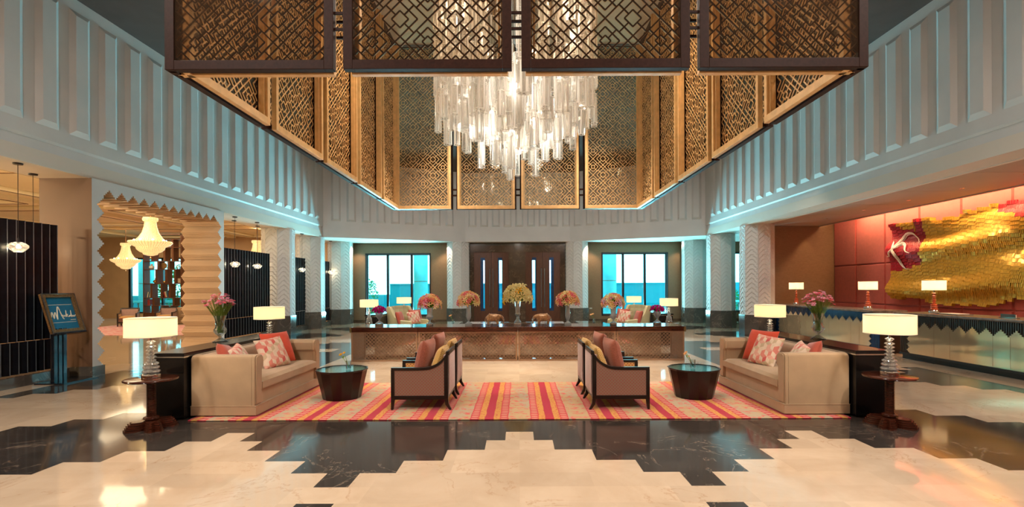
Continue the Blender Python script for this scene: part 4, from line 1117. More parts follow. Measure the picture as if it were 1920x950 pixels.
for a, b in zip(sx_[:-1], sx_[1:]):
    cxm, w_ = (a + b) / 2 + ox, b - a - .02; y = LY0 + oy
    f = MB(); x0, x1 = cxm - w_ / 2, cxm + w_ / 2; q = .035
    for yy in (y, LY1 - .025 + oy):
        f = MB()
        f.box(x0, x0 + q, yy, yy + .025, .0, LZ - .09); f.box(x1 - q, x1, yy, yy + .025, .0, LZ - .09); f.box(x0 + q, x1 - q, yy, yy + .025, .0, .03); f.box(x0 + q, x1 - q, yy, yy + .025, LZ - .115, LZ - .09)
        f.build('screen_frame', ['bronze_screen'], t, bevel=.002)
    sg = diag_fret(w_ - 2 * q, LZ - .145)
    fret(sg, y + .006, y + .016, .0075, off=(cxm, .03)).build('fretwork', ['bronze_screen'], t)
for x, lbl in ((LX0, 0), (LX1 - .02, 1)):
    m_ = MB(); sg = diag_fret(LY1 - LY0 - .05, LZ - .145)
    fret(sg, -.005, .005, .0075, m_, 0, (0, .03)); vv = [(x + .01 + ox - v[1], v[0], v[2]) for v in m_.v]; m_.v = vv
    m_.box(x + ox, x + .02 + ox, LY0 + .025 + oy, LY1 - .025 + oy, 0, .03); m_.box(x + ox, x + .02 + ox, LY0 + .025 + oy, LY1 - .025 + oy, LZ - .115, LZ - .09)
    m_.build('end_screen', ['bronze_screen'], t)
MB().box(LX0 + .42 + ox, LX1 - .42 + ox, LY0 + .36 + oy, LY1 - .1 + oy, .04, LZ - .09).build('mirrored_core', ['mirror'], t)
MB().box(LX0 + .06 + ox, LX1 - .06 + ox, LY0 + .06 + oy, LY1 - .06 + oy, .0, .012).build('mirrored_floor', ['mirror'], t)

# ---------------------------------------------------------------- vases and bouquets
def vase(kind, label, loc, h):
    t = thing('glass_vase', label, 'vase', loc, 0, 'vases on the long table')
    b = .055
    if kind == 'urn': pr = [(.055, .05), (.06, .06), (.03, .085), (.016, .10), (.022, .115), (.016, .13), (.05, .16), (.078, .20), (.082, .23), (.062, .255), (.056, .27), (.062, .40), (.072, .46), (.068, .46), (.056, .40), (.05, .28), (.0, .26)]
    elif kind == 'flute': pr = [(.052, .05), (.05, .065), (.02, .10), (.022, .115), (.045, .16), (.056, .22), (.054, .30), (.046, .44), (.042, .50), (.038, .50), (.042, .44), (.048, .25), (.0, .17)]
    elif kind == 'tall': pr = [(.075, .055), (.078, .075), (.045, .12), (.028, .15), (.034, .165), (.026, .185), (.03, .20), (.05, .215), (.062, .235), (.062, .25), (.046, .27), (.048, .285), (.052, .40), (.064, .54), (.059, .54), (.046, .40), (.04, .29), (.0, .27)]
    else: pr = [(.09, .05), (.085, .06), (.05, .095), (.014, .125), (.013, .15), (.03, .17), (.075, .25), (.088, .33), (.084, .33), (.07, .25), (.02, .18), (.0, .175)]
    s = h / pr[[p[1] for p in pr].index(max(p[1] for p in pr))][1]
    MB().lathe([(r * 1.0, z * s) for r, z in pr], 28, cap=False).build('body', ['silver_glass'], t)
    q = .075 if kind != 'urn' else .068
    MB().box(-q, q, -q, q, 0, .052).build('foot_block', ['chrome' if kind != 'flute' else 'silver_glass'], t, bevel=.003)
    return t
def petals6(mb, mi=0, curl=.35):
    for k in range(6):
        a = 2 * pi * k / 6; d = Vector((cos(a), sin(a), 0)); s_ = Vector((-sin(a), cos(a), 0)); z = Vector((0, 0, 1))
        P = lambda r, w_, h: d * r + s_ * w_ + z * h
        vs = [P(.06, 0, -.15), P(.45, .19, .28), P(.45, -.19, .28), P(.50, 0, .18), P(.82, .13, .34), P(.82, -.13, .34), P(1.05, 0, .20 - curl * .4)]
        mb.add(vs, [(0, 2, 3), (0, 3, 1), (1, 3, 4), (3, 6, 4), (3, 2, 5), (3, 5, 6)], mi, True)
    return mb
BL = {}
for nm in ('petal_cream', 'petal_peach', 'petal_pink', 'petal_rose', 'petal_yellow'):
    mb = petals6(MB()); mb.lathe([(0, .0), (.05, .1), (.03, .35), (0, .4)], 5, mi=1)
    me_o = mb.build('blossom', [nm, 'petal_yellow' if nm != 'petal_yellow' else 'petal_cream']); BL[nm] = me_o
mb = MB()
for L in range(4):
    for k in range(9):
        daisy = None
    daisy_mesh(mb, (0, 0, .15 * L), 1.0 - .2 * L, (0, 0, 1), 0, 11, .25 + .25 * L)
BL['petal_magenta'] = mb.build('blossom', ['petal_magenta'])
mb = MB()
for L in range(2): daisy_mesh(mb, (0, 0, .1 * L), 1.0 - .3 * L, (0, 0, 1), 0, 13, .15 + .25 * L)
mb.lathe([(.26, .1), (.2, .22), (0, .25)], 8, mi=1)
BL['spray'] = mb.build('blossom', ['petal_rose', 'petal_pink'])
mb = MB()
for L in range(2): daisy_mesh(mb, (0, 0, .1 * L), 1.0 - .3 * L, (0, 0, 1), 0, 13, .15 + .25 * L)
BL['spray2'] = mb.build('blossom', ['petal_pink'])
for o in list(BL.values()): col.objects.unlink(o)
used_bl = set()
def put_blossom(key, parent, loc, nrm, s_):
    src = BL[key]; o = src.copy(); col.objects.link(o); o.parent = parent; o.location = loc
    n = Vector(nrm).normalized(); q = n.to_track_quat('Z', 'Y'); o.rotation_euler = (q.to_matrix() @ Matrix.Rotation(random.uniform(0, 6), 3, 'Z')).to_euler(); o.scale = (s_, s_, s_)
    return o
def bouquet(label, loc, mix, R, n, bs, up=1.0, squash=.85, stems=True, leaf=26, stemh=.12, thick=.6):
    t = thing('flower_bouquet', label, 'bouquet', loc, 0, 'bouquets')
    f = MB(); f.lathe([(0, -.02), (R * .35, .0), (R * .62, R * .3), (R * .5, R * .62), (0, R * .7)], 10)
    for i in range(leaf):
        a = random.uniform(0, 2 * pi); el = random.uniform(-.2, 1.4); r0 = R * .4; r1 = R * random.uniform(.8, 1.04)
        d = Vector((cos(a) * cos(el), sin(a) * cos(el), sin(el) * squash)); c0 = d * r0 + Vector((0, 0, R * .2)); c1 = d * r1 + Vector((0, 0, R * .2)); s_ = d.orthogonal().normalized() * .014
        f.add([c0, (c0 + c1) / 2 + s_, c1, (c0 + c1) / 2 - s_], [(0, 1, 2, 3)])
    for i in range(8): a = i * pi / 4; f.tube([(0, 0, R * .2), (.01 * cos(a), .01 * sin(a), -.02), (.022 * cos(a + 1), .022 * sin(a + 1), -stemh)], .004, 4)
    f.build('foliage', ['foliage'], t)
    ga = pi * (3 - sqrt(5))
    for i in range(n):
        u = (i + .5) / n; z = 1 - u * 1.22; rr = sqrt(max(0, 1 - z * z)); a = i * ga + random.uniform(-.2, .2)
        d = Vector((rr * cos(a), rr * sin(a), z)); k = random.uniform(.86, 1.02)
        p = Vector((d.x * R * k, d.y * R * k, max(-.05, d.z * R * k * squash + R * .22)))
        put_blossom(random.choices(list(mix.keys()), list(mix.values()))[0], t, p, d + Vector((random.uniform(-.3, .3), random.uniform(-.3, .3), .15)), bs * random.uniform(.85, 1.15))
    return t
random.seed(5)
LZ += .01
VY = 10.93
LY_ = {'petal_peach': 3, 'petal_pink': 2.2, 'petal_cream': 2.8, 'petal_rose': 1.2}
vs_ = [('goblet', -3.16, .30, 'small magenta', 'goblet shaped glass vase with magenta flowers at the left end of the long table'),
       ('urn', -2.02, .41, 'lily', 'silver urn vase, second from the left on the long table'),
       ('flute', -1.14, .47, 'lily', 'slim silvery glass vase, third from the left on the long table'),
       ('tall', -.03, .56, 'yellow', 'tallest glass vase in the centre of the long table'),
       ('flute', 1.10, .47, 'lily', 'slim silvery glass vase, third from the right on the long table'),
       ('urn', 2.13, .41, 'lily', 'silver urn vase, second from the right on the long table'),
       ('goblet', 3.12, .30, 'small magenta', 'goblet shaped glass vase with magenta flowers at the right end of the long table')]
bq = ['dome of magenta flowers at the left end of the long table', 'round pink and peach lily bouquet in the left silver urn', 'round pink and peach lily bouquet left of the centre vase',
      'large creamy yellow lily bouquet in the centre of the long table', 'round pink and peach lily bouquet right of the centre vase', 'round pink and peach lily bouquet in the right silver urn', 'dome of magenta flowers at the right end of the long table']
for (kd, x, h, fl, lb), bl_ in zip(vs_, bq):
    vase(kd, lb, (x, VY, LZ), h)
    if fl == 'lily': bouquet(bl_, (x, VY, LZ + h), LY_, .25, 78, .068, squash=.95)
    elif fl == 'yellow': bouquet(bl_, (x, VY, LZ + h), {'petal_cream': 6, 'petal_yellow': .5}, .29, 62, .105, squash=1.0)
    else: bouquet(bl_, (x, VY, LZ + h), {'petal_magenta': 1}, .145, 46, .036, squash=.72, leaf=6)
# clear vases of pink sprays on the consoles
def console_vase(lb, lb2, loc, lean):
    t = thing('clear_vase', lb, 'vase', loc, 0, 'clear vases on the consoles')
    pr = [(.0, 0), (.10, 0), (.10, .012), (.06, .035), (.022, .06), (.018, .075), (.03, .085), (.06, .11), (.086, .15), (.086, .18), (.066, .215), (.060, .26), (.068, .33), (.088, .385), (.085, .385), (.063, .32), (.056, .25), (.06, .215), (.08, .175), (.05, .12), (0, .10)]
    MB().lathe(pr, 32, cap=False).build('body', ['clear_glass'], t)
    b = thing('flower_bouquet', lb2, 'bouquet', loc, 0, 'sprays of pink flowers on the consoles')
    st = MB(); heads = []
    for i in range(92):
        a = random.uniform(0, 2 * pi); r = .20 * sqrt(random.random()); x, y = r * cos(a) + lean, r * sin(a); z = .56 + .11 * (1 - (r / .20) ** 2) + random.uniform(-.06, .05)
        a2 = random.uniform(0, 6.28); bx, by = .045 * cos(a2) * random.random(), .045 * sin(a2) * random.random()
        st.tube([(bx, by, .13), (bx * .8 + x * .15, by * .8 + y * .15, .30), (x * .55, y * .55, .43), (x, y, z)], .0024, 4); heads.append((x, y, z))
        for q in range(3):
            zz = random.uniform(.3, .5); f_ = (zz - .2) / .45; px, py = x * f_ * .8, y * f_ * .8; d = Vector((random.uniform(-1, 1), random.uniform(-1, 1), .8)).normalized() * .035; s_ = d.orthogonal().normalized() * .006
            c0 = Vector((px, py, zz)); st.add([c0, c0 + d * .5 + s_, c0 + d, c0 + d * .5 - s_], [(0, 1, 2, 3)])
    st.build('stems', ['stem_green'], b)
    for x, y, z in heads: put_blossom(random.choice(['spray', 'spray', 'spray2']), b, (x, y, z), (x - lean, y - .1, .6), random.uniform(.029, .040))
console_vase('clear footed glass vase on the left console', 'bunch of pink spray flowers in the clear vase on the left console', (-4.40, 7.12, .815), -.02)
console_vase('clear footed glass vase on the right console', 'bunch of pink spray flowers in the clear vase on the right console', (4.40, 7.12, .815), .0)

# ---------------------------------------------------------------- elephants
def elephant(label, loc, rz):
    t = thing('elephant_figurine', label, 'figurine', loc, rz, 'elephant figurines on the long table'); t.scale = (1.12, 1.25, 1.2)
    V = [(-.02, 0, .150, .074), (-.10, 0, .148, .068), (.07, 0, .150, .066), (.135, 0, .168, .046), (.172, 0, .150, .030), (.190, 0, .115, .020), (.196, 0, .075, .015), (.190, 0, .040, .012), (.203, 0, .025, .010),
         (-.105, .04, .085, .030), (-.105, .042, .045, .025), (-.10, .042, .008, .026), (-.105, -.04, .085, .030), (-.105, -.042, .045, .025), (-.10, -.042, .008, .026),
         (.075, .038, .085, .028), (.078, .04, .045, .024), (.08, .04, .008, .025), (.075, -.038, .085, .028), (.078, -.04, .045, .024), (.08, -.04, .008, .025),
         (-.160, 0, .150, .012), (-.172, 0, .10, .006), (-.170, 0, .06, .008)]
    E_ = [(0, 1), (0, 2), (2, 3), (3, 4), (4, 5), (5, 6), (6, 7), (7, 8), (1, 9), (9, 10), (10, 11), (1, 12), (12, 13), (13, 14), (2, 15), (15, 16), (16, 17), (2, 18), (18, 19), (19, 20), (1, 21), (21, 22), (22, 23)]
    me = bpy.data.meshes.new('body'); me.from_pydata([v[:3] for v in V], E_, []); me.materials.append(M['elephant_bronze'])
    o = bpy.data.objects.new('body', me); col.objects.link(o); o.parent = t
    sk = o.modifiers.new('skin', 'SKIN'); me.skin_vertices or None
    if not me.skin_vertices:
        import bmesh
        bm = bmesh.new(); bm.from_mesh(me); bm.verts.layers.skin.verify(); bm.to_mesh(me); bm.free()
    for i, v in enumerate(V): me.skin_vertices[0].data[i].radius = (v[3], v[3])
    me.skin_vertices[0].data[0].use_root = True
    o.modifiers.new('sub', 'SUBSURF').levels = 2; o.modifiers['sub'].render_levels = 2
    for s_ in (-1, 1):
        e = MB(); pts = [(0, 0), (-.03, .03), (-.055, .02), (-.06, -.02), (-.04, -.06), (-.015, -.05)]
        e.add([(.125 + a, s_ * (.045 + abs(a) * .35), .17 + b) for a, b in pts] + [(.125 + a, s_ * (.051 + abs(a) * .35), .17 + b) for a, b in pts],
              [(0, 1, 2, 3, 4, 5), (11, 10, 9, 8, 7, 6)] + [(i, (i + 1) % 6, 6 + (i + 1) % 6, 6 + i) for i in range(6)])
        e.build('ear', ['elephant_bronze'], t)
        k = MB(); k.tube([(.165, s_ * .022, .135), (.19, s_ * .026, .105), (.215, s_ * .026, .105)], .005, 6, rr=[.006, .005, .002]); k.build('tusk', ['cube_cream'], t)
    return t
elephant('bronze elephant figurine left of the centre vase, facing it', (-.57, 10.9, LZ), 0)
elephant('bronze elephant figurine right of the centre vase, facing it', (.53, 10.9, LZ), pi)

# ================================================================ FAR SEATING GROUP
def far_chair(name, label):
    t = thing(name, label, 'armchair', group='pale yellow tufted armchairs'); hw = .48
    for s_ in (-1, 1):
        y0, y1 = sorted((s_ * hw, s_ * (hw - .11)))
        pr = [(-.42, .10), (-.46, .60), (-.50, .98), (-.44, 1.02), (-.36, 1.0), (-.28, .86), (-.18, .72), (-.05, .64), (.10, .61), (.36, .60), (.42, .57), (.43, .50), (.40, .10)]
        pc = curve_pts([(a, b, 0) for a, b in pr], 3)
        MB().prism([(p.x, p.y) for p in pc], y0, y1, 'y').build('wing_arm', ['far_chair_fabric'], t, bevel=.015)
    mb = MB()
    def bf(u, v):
        y = -hw + .1 + u * (2 * hw - .2); z = .40 + v * .62; tu = .018 * (abs(sin(u * pi * 4)) * abs(sin(v * pi * 3.5 + .3))) ** .5
        return (-.34 - .10 * v + tu + .05 * (1 - abs(2 * u - 1)) * 0, y, z + .02 * sin(pi * u) * v)
    mb.grid(bf, 40, 24); mb.prism([(-.42, .10), (-.36, .40), (-.46, 1.02), (-.52, 1.0)], -hw + .08, hw - .08, 'y'); mb.prism([(-.42, .10), (-.30, .10), (-.30, .42), (-.36, .42)], -hw + .1, hw - .1, 'y')
    mb.build('tufted_back', ['far_chair_fabric'], t)
    MB().box(-.34, .42, -hw + .11, hw - .11, .14, .34).build('seat_base', ['far_chair_fabric'], t, bevel=.01)
    MB().box(-.32, .43, -hw + .115, hw - .115, .345, .47).build('seat_cushion', ['far_chair_fabric'], t, bevel=.035)
    for a in (-.36, .34):
        for b in (-.41, .41): MB().lathe([(.018, 0), (.026, .12)], 10, (a, b, 0)).build('leg', ['espresso'], t)
    return t
fc = far_chair('tufted_armchair', 'pale yellow tufted armchair beyond the long table in front of the left garden window'); fc.location = (-3.40, 15.0, 0); fc.rotation_euler = (0, 0, radians(-28))
dup(fc, (3.38, 15.0, 0), radians(180 + 28), 'pale yellow tufted armchair beyond the long table in front of the right garden window')
for s_, side in ((-1, 'left'), (1, 'right')):
    yw = lambda a: radians(90 + a) if s_ < 0 else radians(-90 - a)
    pillow('cushion', 'plain rust cushion nearest the wing of the %s far armchair' % side, .42, .42, .14, ['coral_fabric'], (s_ * 3.56, 14.72, .47), prot(yw(-10), radians(18)), 'cushions on the far armchairs')
    pillow('cushion', 'orange cushion behind the patterned one on the %s far armchair' % side, .46, .46, .14, ['coral_fabric'], (s_ * 3.22, 15.22, .47), prot(yw(-45), radians(18)), 'cushions on the far armchairs')
    pillow('cushion', 'small patterned cushion in the middle of the %s far armchair' % side, .42, .42, .13, CUBEM, (s_ * 3.20, 15.0, .47), prot(yw(-50), radians(22), radians(6 * s_)), 'cushions on the far armchairs', True, 30)
def low_table(name, label, loc, mat, w_, d_, z=.46, grp='low tables of the far seating group'):
    t = thing(name, label, 'coffee table', loc, 0, grp)
    MB().box(-w_ / 2, w_ / 2, -d_ / 2, d_ / 2, z - .02, z).build('tabletop', [mat], t, bevel=.002)
    f = MB()
    for a in (-1, 1):
        f.box(-w_ / 2, w_ / 2, a * (d_ / 2 - .015) - .012, a * (d_ / 2 - .015) + .012, z - .05, z - .021)
        f.box(a * (w_ / 2 - .015) - .012, a * (w_ / 2 - .015) + .012, -d_ / 2 + .03, d_ / 2 - .03, z - .05, z - .021)
    f.build('frame', ['espresso'], t)
    for a in (-1, 1):
        for b in (-1, 1): MB().box(a * (w_ / 2 - .03) - .018, a * (w_ / 2 - .03) + .018, b * (d_ / 2 - .03) - .018, b * (d_ / 2 - .03) + .018, 0, z - .05).build('leg', ['espresso'], t)
    return t
low_table('low_glass_table', 'low square glass table beyond the second vase, before the left garden window', (-2.30, 15.6, 0), 'table_glass', .85, 1.2)
low_table('low_glass_table', 'low square glass table beyond the urn vase, before the right garden window', (2.30, 15.6, 0), 'table_glass', .85, 1.2)
low_table('low_white_table', 'low white topped table seen behind the left elephant figurine', (-1.10, 15.6, 0), 'white_top', 1.0, .9)
low_table('low_white_table', 'low white topped table seen behind the right elephant figurine', (.95, 15.6, 0), 'white_top', 1.0, .9)
tumbler('small glass with an orange flower on the far left glass table', (-2.12, 15.5, .4605)); posy('single orange flower in the glass on the far left glass table', (-2.12, 15.5, .465), 'petal_peach', [(-.09, 0, .22, .055), (-.06, .02, .24, .04)])
tumbler('small glass with an orange flower on the far right glass table', (2.40, 15.5, .4605)); posy('single orange flower in the glass on the far right glass table', (2.40, 15.5, .465), 'petal_peach', [(-.09, 0, .24, .055), (-.03, .02, .26, .05)])
tag(MB().box(-.06, .06, -.008, 0, -.035, .035).box(-.045, -.005, -.011, -.008, -.02, .02, 1).box(.005, .045, -.011, -.008, -.02, .02, 1).build('wall_socket', ['socket_white', 'soffit'], bevel=.002), 'pale double wall socket on the papered wall right of the entrance', 'socket').location = (3.28, YW, .62)

# ================================================================ LEFT SIDE: SLAT SCREENS, PENDANTS, EASEL
def slat_screen(label, y0, y1):
    t = thing('slat_screen', label, 'screen', (-8.34, y0, .17), 0, 'black slat screens between lobby and lounge')
    per = .142; n = int((y1 - y0) / per)
    def slat(z, h, x):
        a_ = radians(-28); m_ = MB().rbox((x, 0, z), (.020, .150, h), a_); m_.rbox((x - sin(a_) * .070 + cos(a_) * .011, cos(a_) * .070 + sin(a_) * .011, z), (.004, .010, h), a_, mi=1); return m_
    up = slat(1.57, 2.02, 0).build('slat', ['screen_black', 'slat_glint'], t)
    lo = slat(.285, .53, .012).build('lower_slat', ['screen_black', 'slat_glint'], t)
    up.location = (0, .07, 0); lo.location = (0, .09, 0)
    for i in range(1, n):
        for src, o_ in ((up, .07), (lo, .09)):
            c_ = src.copy(); col.objects.link(c_); c_.location = (0, o_ + i * per, 0)
    r = MB(); L = n * per
    for z in (.45, 2.42): r.box(-.075, -.060, 0, L, z, z + .03)
    r.build('rail', ['steel'], t)
    return t
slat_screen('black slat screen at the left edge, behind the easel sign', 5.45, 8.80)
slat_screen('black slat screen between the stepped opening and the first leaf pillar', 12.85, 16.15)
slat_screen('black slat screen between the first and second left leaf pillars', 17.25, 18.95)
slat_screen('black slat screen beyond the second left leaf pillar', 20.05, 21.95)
def pendant(label, x, y, zg=2.285, lit=True):
    t = thing('pendant_light', label, 'pendant light', (x, y, 0), 0, 'small glass pendants')
    MB().lathe([(.0, ZS - .03), (.062, ZS - .028), (.064, ZS), (0, ZS)], 20).build('ceiling_rose', ['frame_dark'], t)
    MB().lathe([(.0045, zg + .07), (.0045, ZS - .028)], 6, cap=False).lathe([(.02, zg + .06), (.022, zg + .085), (.012, zg + .13), (0.004, zg + .15)], 12).build('rod', ['frame_dark'], t)
    n = 12; pr = [(.060, -.085), (.090, -.055), (.130, -.012), (.130, .016), (.090, .055), (.035, .075)]
    MB().lathe([(r, zg + z) for r, z in pr], n, smooth=False, cap=False).build('faceted_glass', ['lamp_glass'], t)
    fgl = [c_ for c_ in t.children if c_.name.startswith("faceted")][0]
    MB().lathe([(0, zg - .02), (.016, zg - .012), (.02, zg + .01), (.012, zg + .035), (0, zg + .04)], 10).build('bulb', ['bulb'], fgl)
    light('POINT', 'pendant_glow', (x, y, zg + .01), 11, (1, .75, .45), size=.03)
    return t
pendant('small faceted glass pendant at the far left, nearest one, before the slat screen', -8.04, 7.77)
pendant('small glass pendant whose rod runs behind the slats left of the brown block', -8.53, 8.50)
pendant('small glass pendant just right of the stepped opening, left of its pair', -8.03, 13.69)
pendant('small glass pendant behind the slats, just right of the stepped opening', -8.50, 14.45)
pendant('small glass pendant before the slats left of the first leaf pillar', -8.04, 14.87)
pendant('small glass pendant behind the slats left of the first leaf pillar', -8.50, 15.75)
pendant('small glass pendant between the first and second left leaf pillars', -8.08, 18.03)
pendant('small glass pendant beyond the second left leaf pillar', -8.13, 20.9)
# easel sign
t = thing('easel_sign', 'framed blue restaurant sign on a dark metal stand before the slat screen', 'sign', (-7.88, 8.43, 0), radians(90))
# local +x ~ right along the sign, -y faces the viewer side
MB().box(-.34, .34, -.26, .24, 0, .022).build('stand_base', ['easel_metal'], t, bevel=.003)
for x in (-.235, -.15, -.065): MB().box(x - .032, x + .032, -.03, .03, .022, .93).build('post', ['easel_metal'], t, bevel=.002)
bd = bpy.data.objects.new('sign_board', None)
def board_pt(u, v, d=0.0):       # u across, v up the tilted board, d out of it
    ti = radians(17); x = u - .03; y = -.02 + v * sin(ti) - d * cos(ti); z = .90 + v * cos(ti) + d * sin(ti)
    return (x, y, z)
def board_box(mb, u0, u1, v0, v1, d0, d1, mi=0):
    c_ = [board_pt(u, v, d) for d in (d0, d1) for u, v in ((u0, v0), (u1, v0), (u1, v1), (u0, v1))]
    mb.add(c_, [(0, 3, 2, 1), (4, 5, 6, 7), (0, 1, 5, 4), (1, 2, 6, 5), (2, 3, 7, 6), (3, 0, 4, 7)], mi)
BW, BHt = .245, .58
mb = MB(); board_box(mb, -BW, BW, 0, BHt, .0, .012); brd = mb.build('board', ['teal_board'], t)
mb = MB()
for (a, b, c_, d_) in ((-BW - .06, -BW + .005, -.06, BHt + .06), (BW - .005, BW + .06, -.06, BHt + .06), (-BW, BW, -.06, .005), (-BW, BW, BHt - .005, BHt + .06)): board_box(mb, a, b, c_, d_, -.01, .045)
pfr = mb.build('picture_frame', ['frame_gold'], t, bevel=.008)
mb = MB()
for (a, b, c_, d_) in ((-BW - .062, -BW - .045, -.062, BHt + .062), (BW + .045, BW + .062, -.062, BHt + .062), (-BW - .05, BW + .05, -.062, -.045), (-BW - .05, BW + .05, BHt + .045, BHt + .062)): board_box(mb, a, b, c_, d_, .03, .052)
mb.build('frame_beading', ['steel'], pfr, bevel=.003)
mb = MB(); board_box(mb, -.28, .28, -.09, -.065, -.03, .09); mb.build('ledge', ['easel_metal'], t, bevel=.003)
# handwriting
mb = MB()
def ink(pts, r=.0055, n=5):
    c_ = curve_pts([(a, b, 0) for a, b in pts], 6); mb.tube([board_pt(p.x, p.y * .83 - .02, .015) for p in c_], r, 5)
ink([(-.215, .30), (-.20, .36), (-.185, .40), (-.175, .34), (-.17, .27), (-.155, .33), (-.13, .395), (-.12, .33), (-.115, .25), (-.10, .33), (-.075, .46), (-.055, .515), (-.04, .47), (-.03, .38), (-.01, .27), (.005, .25)], .0085)
ink([(-.035, .33), (-.02, .31), (.0, .335), (.005, .30), (.02, .30)])
ink([(.015, .31), (.035, .33), (.04, .30), (.052, .30), (.062, .36), (.075, .43), (.068, .36), (.066, .29)])
ink([(.068, .33), (.09, .345), (.08, .32), (.095, .29), (.11, .30), (.125, .325), (.118, .29)])
ink([(.12, .295), (.14, .31), (.155, .37), (.165, .43), (.158, .35), (.155, .28), (.17, .32), (.183, .30), (.19, .285)])
ink([(.19, .29), (.205, .32), (.20, .29), (.22, .30), (.235, .33)])
for v in (.44, .125): board_box(mb, -BW + .035, BW - .03, v, v + .007, .012, .0145)
for i in range(6): board_box(mb, .12 + i * .017, 0.132 + i * .017, .160, .173, .012, .0145)
mb.build('lettering', ['ink_cream'], brd)

# ================================================================ LOUNGE BEHIND THE OPENING
def lounge_chandelier(label, x, y, s=1.0, zb=2.50):
    t = thing('lounge_chandelier', label, 'chandelier', (x, y, zb), 0, 'beaded lounge chandeliers'); t.scale = (s, s, s)
    top = (4.42 - zb) / s
    MB().lathe([(.012, 1.22), (.012, top)], 8, cap=False).lathe([(0, top - .04), (.07, top - .03), (.07, top), (0, top)], 16).build('stem', ['brown_trim'], t)
    MB().lathe([(.20, 1.24), (.215, 1.18), (.20, 1.12), (.15, 1.11), (.15, 1.24), (.20, 1.24)], 36, cap=False).build('crown', ['bead_glass'], t)
    MB().lathe([(.155, 1.14), (.175, .95), (.23, .75), (.33, .58), (.46, .46)], 48, cap=False).build('bell', ['bead_glass'], t)
    MB().lathe([(.58, .47), (.60, .43), (.54, .36), (.42, .29), (.36, .27)], 48, cap=False).build('tray', ['bead_glass'], t)
    MB().lathe([(.40, .30), (.37, .20), (.28, .12), (.20, .09)], 40, cap=False).build('middle_bowl', ['bead_glass'], t)
    MB().lathe([(.22, .11), (.19, .04), (.08, .005), (0, 0)], 32, cap=False).lathe([(0, -.09), (.02, -.06), (0, -.02)], 8).build('lower_bowl', ['bead_glass'], t)
    b0 = None
    for k in range(10):
        a = 2 * pi * k / 8
        if b0 is None: b0 = MB().lathe([(0, -.03), (.03, 0), (0, .03)], 8).build('bulb', ['bulb'], t); o = b0
        else: o = b0.copy(); col.objects.link(o)
        o.location = (.42 * cos(a), .42 * sin(a), .50) if k < 8 else (0, 0, .75 + .2 * (k - 8))
    return t
lounge_chandelier('larger looking beaded chandelier seen in the stepped opening, right of the other', -11.0, 14.45, .92, 2.58)
lounge_chandelier('smaller looking beaded chandelier seen in the stepped opening, left of the other', -18.2, 22.4, .98)
lounge_chandelier('beaded chandelier showing above the slat screen left of the first leaf pillar', -11.75, 21.7)
W4 = (-21.4, -17.0, .25, 3.3)
mb = MB(); x0, x1, z0, z1 = W4; y0 = 26.52
for a, b, c_, d_ in ((x0, x0 + .12, z0, z1), (x1 - .08, x1, z0, z1), (x0, x1, z1 - .08, z1), (x0, x1, z0, z0 + .08), (-19.6, -19.5, z0, z1), (-18.2, -18.1, z0, z1)): mb.box(a, b, y0, y0 + .14, c_, d_)
wo = struct('window_4', mb, ['frame_dark']); MB().box(x0 + .1, x1 - .08, 26.58, 26.588, z0 + .08, z1 - .08).build('window_glass', ['window_glass'], wo)
# bookcase
t = thing('bookcase', 'tall open dark bookcase seen through the stepped opening', 'bookcase', (-17.55, 24.0, 0)); bw = .95
mb = MB(); mb.box(-bw, -bw + .05, -.2, .2, 0, 4.3); mb.box(bw - .05, bw, -.2, .2, 0, 4.3); mb.box(-bw, bw, -.2, .2, 4.25, 4.3); mb.build('sides', ['door_wood'], t)
mb = MB(); mb.box(-bw + .05, bw - .05, -.18, .18, 0, .40); mb.build('cabinet_base', ['door_wood'], t)
zs = [.43, .78, 1.16, 1.86, 2.56, 2.97, 3.64, 4.04]
for z in zs: MB().box(-bw + .05, bw - .05, -.2, .2, z - .03, z).build('shelf', ['door_wood'], t)
vx = [(0, (-.5, .0, .45)), (1, (-.45, .55)), (2, (-.55, -.05, .35)), (3, (-.30, .18, .62)), (4, (-.2, .3)), (5, (-.5, .1, .5)), (6, (-.1, .5))]
for k, xs2 in vx:
    for x in xs2: MB().box(x - .05, x + .05, -.19, .19, zs[k], zs[k + 1] - .03).build('divider', ['door_wood'], t)
def small(name, lb, cat, prof, mat, loc, n=16): tag(MB().lathe(prof, n).build(name, [mat]), lb, cat).location = loc
bx_ = -17.55
VP_ = [(0, 0), (.06, 0), (.12, .07), (.11, .14), (.04, .20), (.06, .26), (0, .26)]
small('brass_vase', 'brass vase on the open bookcase, in the tall middle row', 'vase', VP_, 'brass', (bx_ - .42, 23.95, 1.861))
small('round_pot', 'low brass pot beside the brass vase on the bookcase', 'pot', [(0, 0), (.08, 0), (.13, .06), (.10, .12), (0, .14)], 'brass', (bx_ + .06, 23.95, 1.861))
small('white_vase', 'pale vase on the upper row of the bookcase', 'vase', VP_, 'white_top', (bx_ - .62, 23.95, 2.561))
small('glass_jar', 'small clear jar on the upper right of the bookcase', 'jar', [(0, 0), (.07, 0), (.09, .1), (.05, .17), (.06, .22), (0, .22)], 'silver_glass', (bx_ + .7, 23.95, 2.561))
tag(MB().prism([(cos(a) * .15, .16 + sin(a) * .15) for a in [i * pi / 10 for i in range(20)]], -.02, .02, 'y').build('round_plate', ['frame_gold']), 'round dish standing on the upper row of the bookcase', 'plate').location = (bx_ - .02, 23.95, 2.575)
tag(MB().box(-.16, .16, -.01, .01, 0, .27).box(-.13, .13, -.013, -.01, .03, .24, 1).build('picture_frame', ['brass', 'cube_cream']), 'framed picture standing on the right of the bookcase', 'picture').location = (bx_ + .75, 23.95, 1.861)
bi = 0
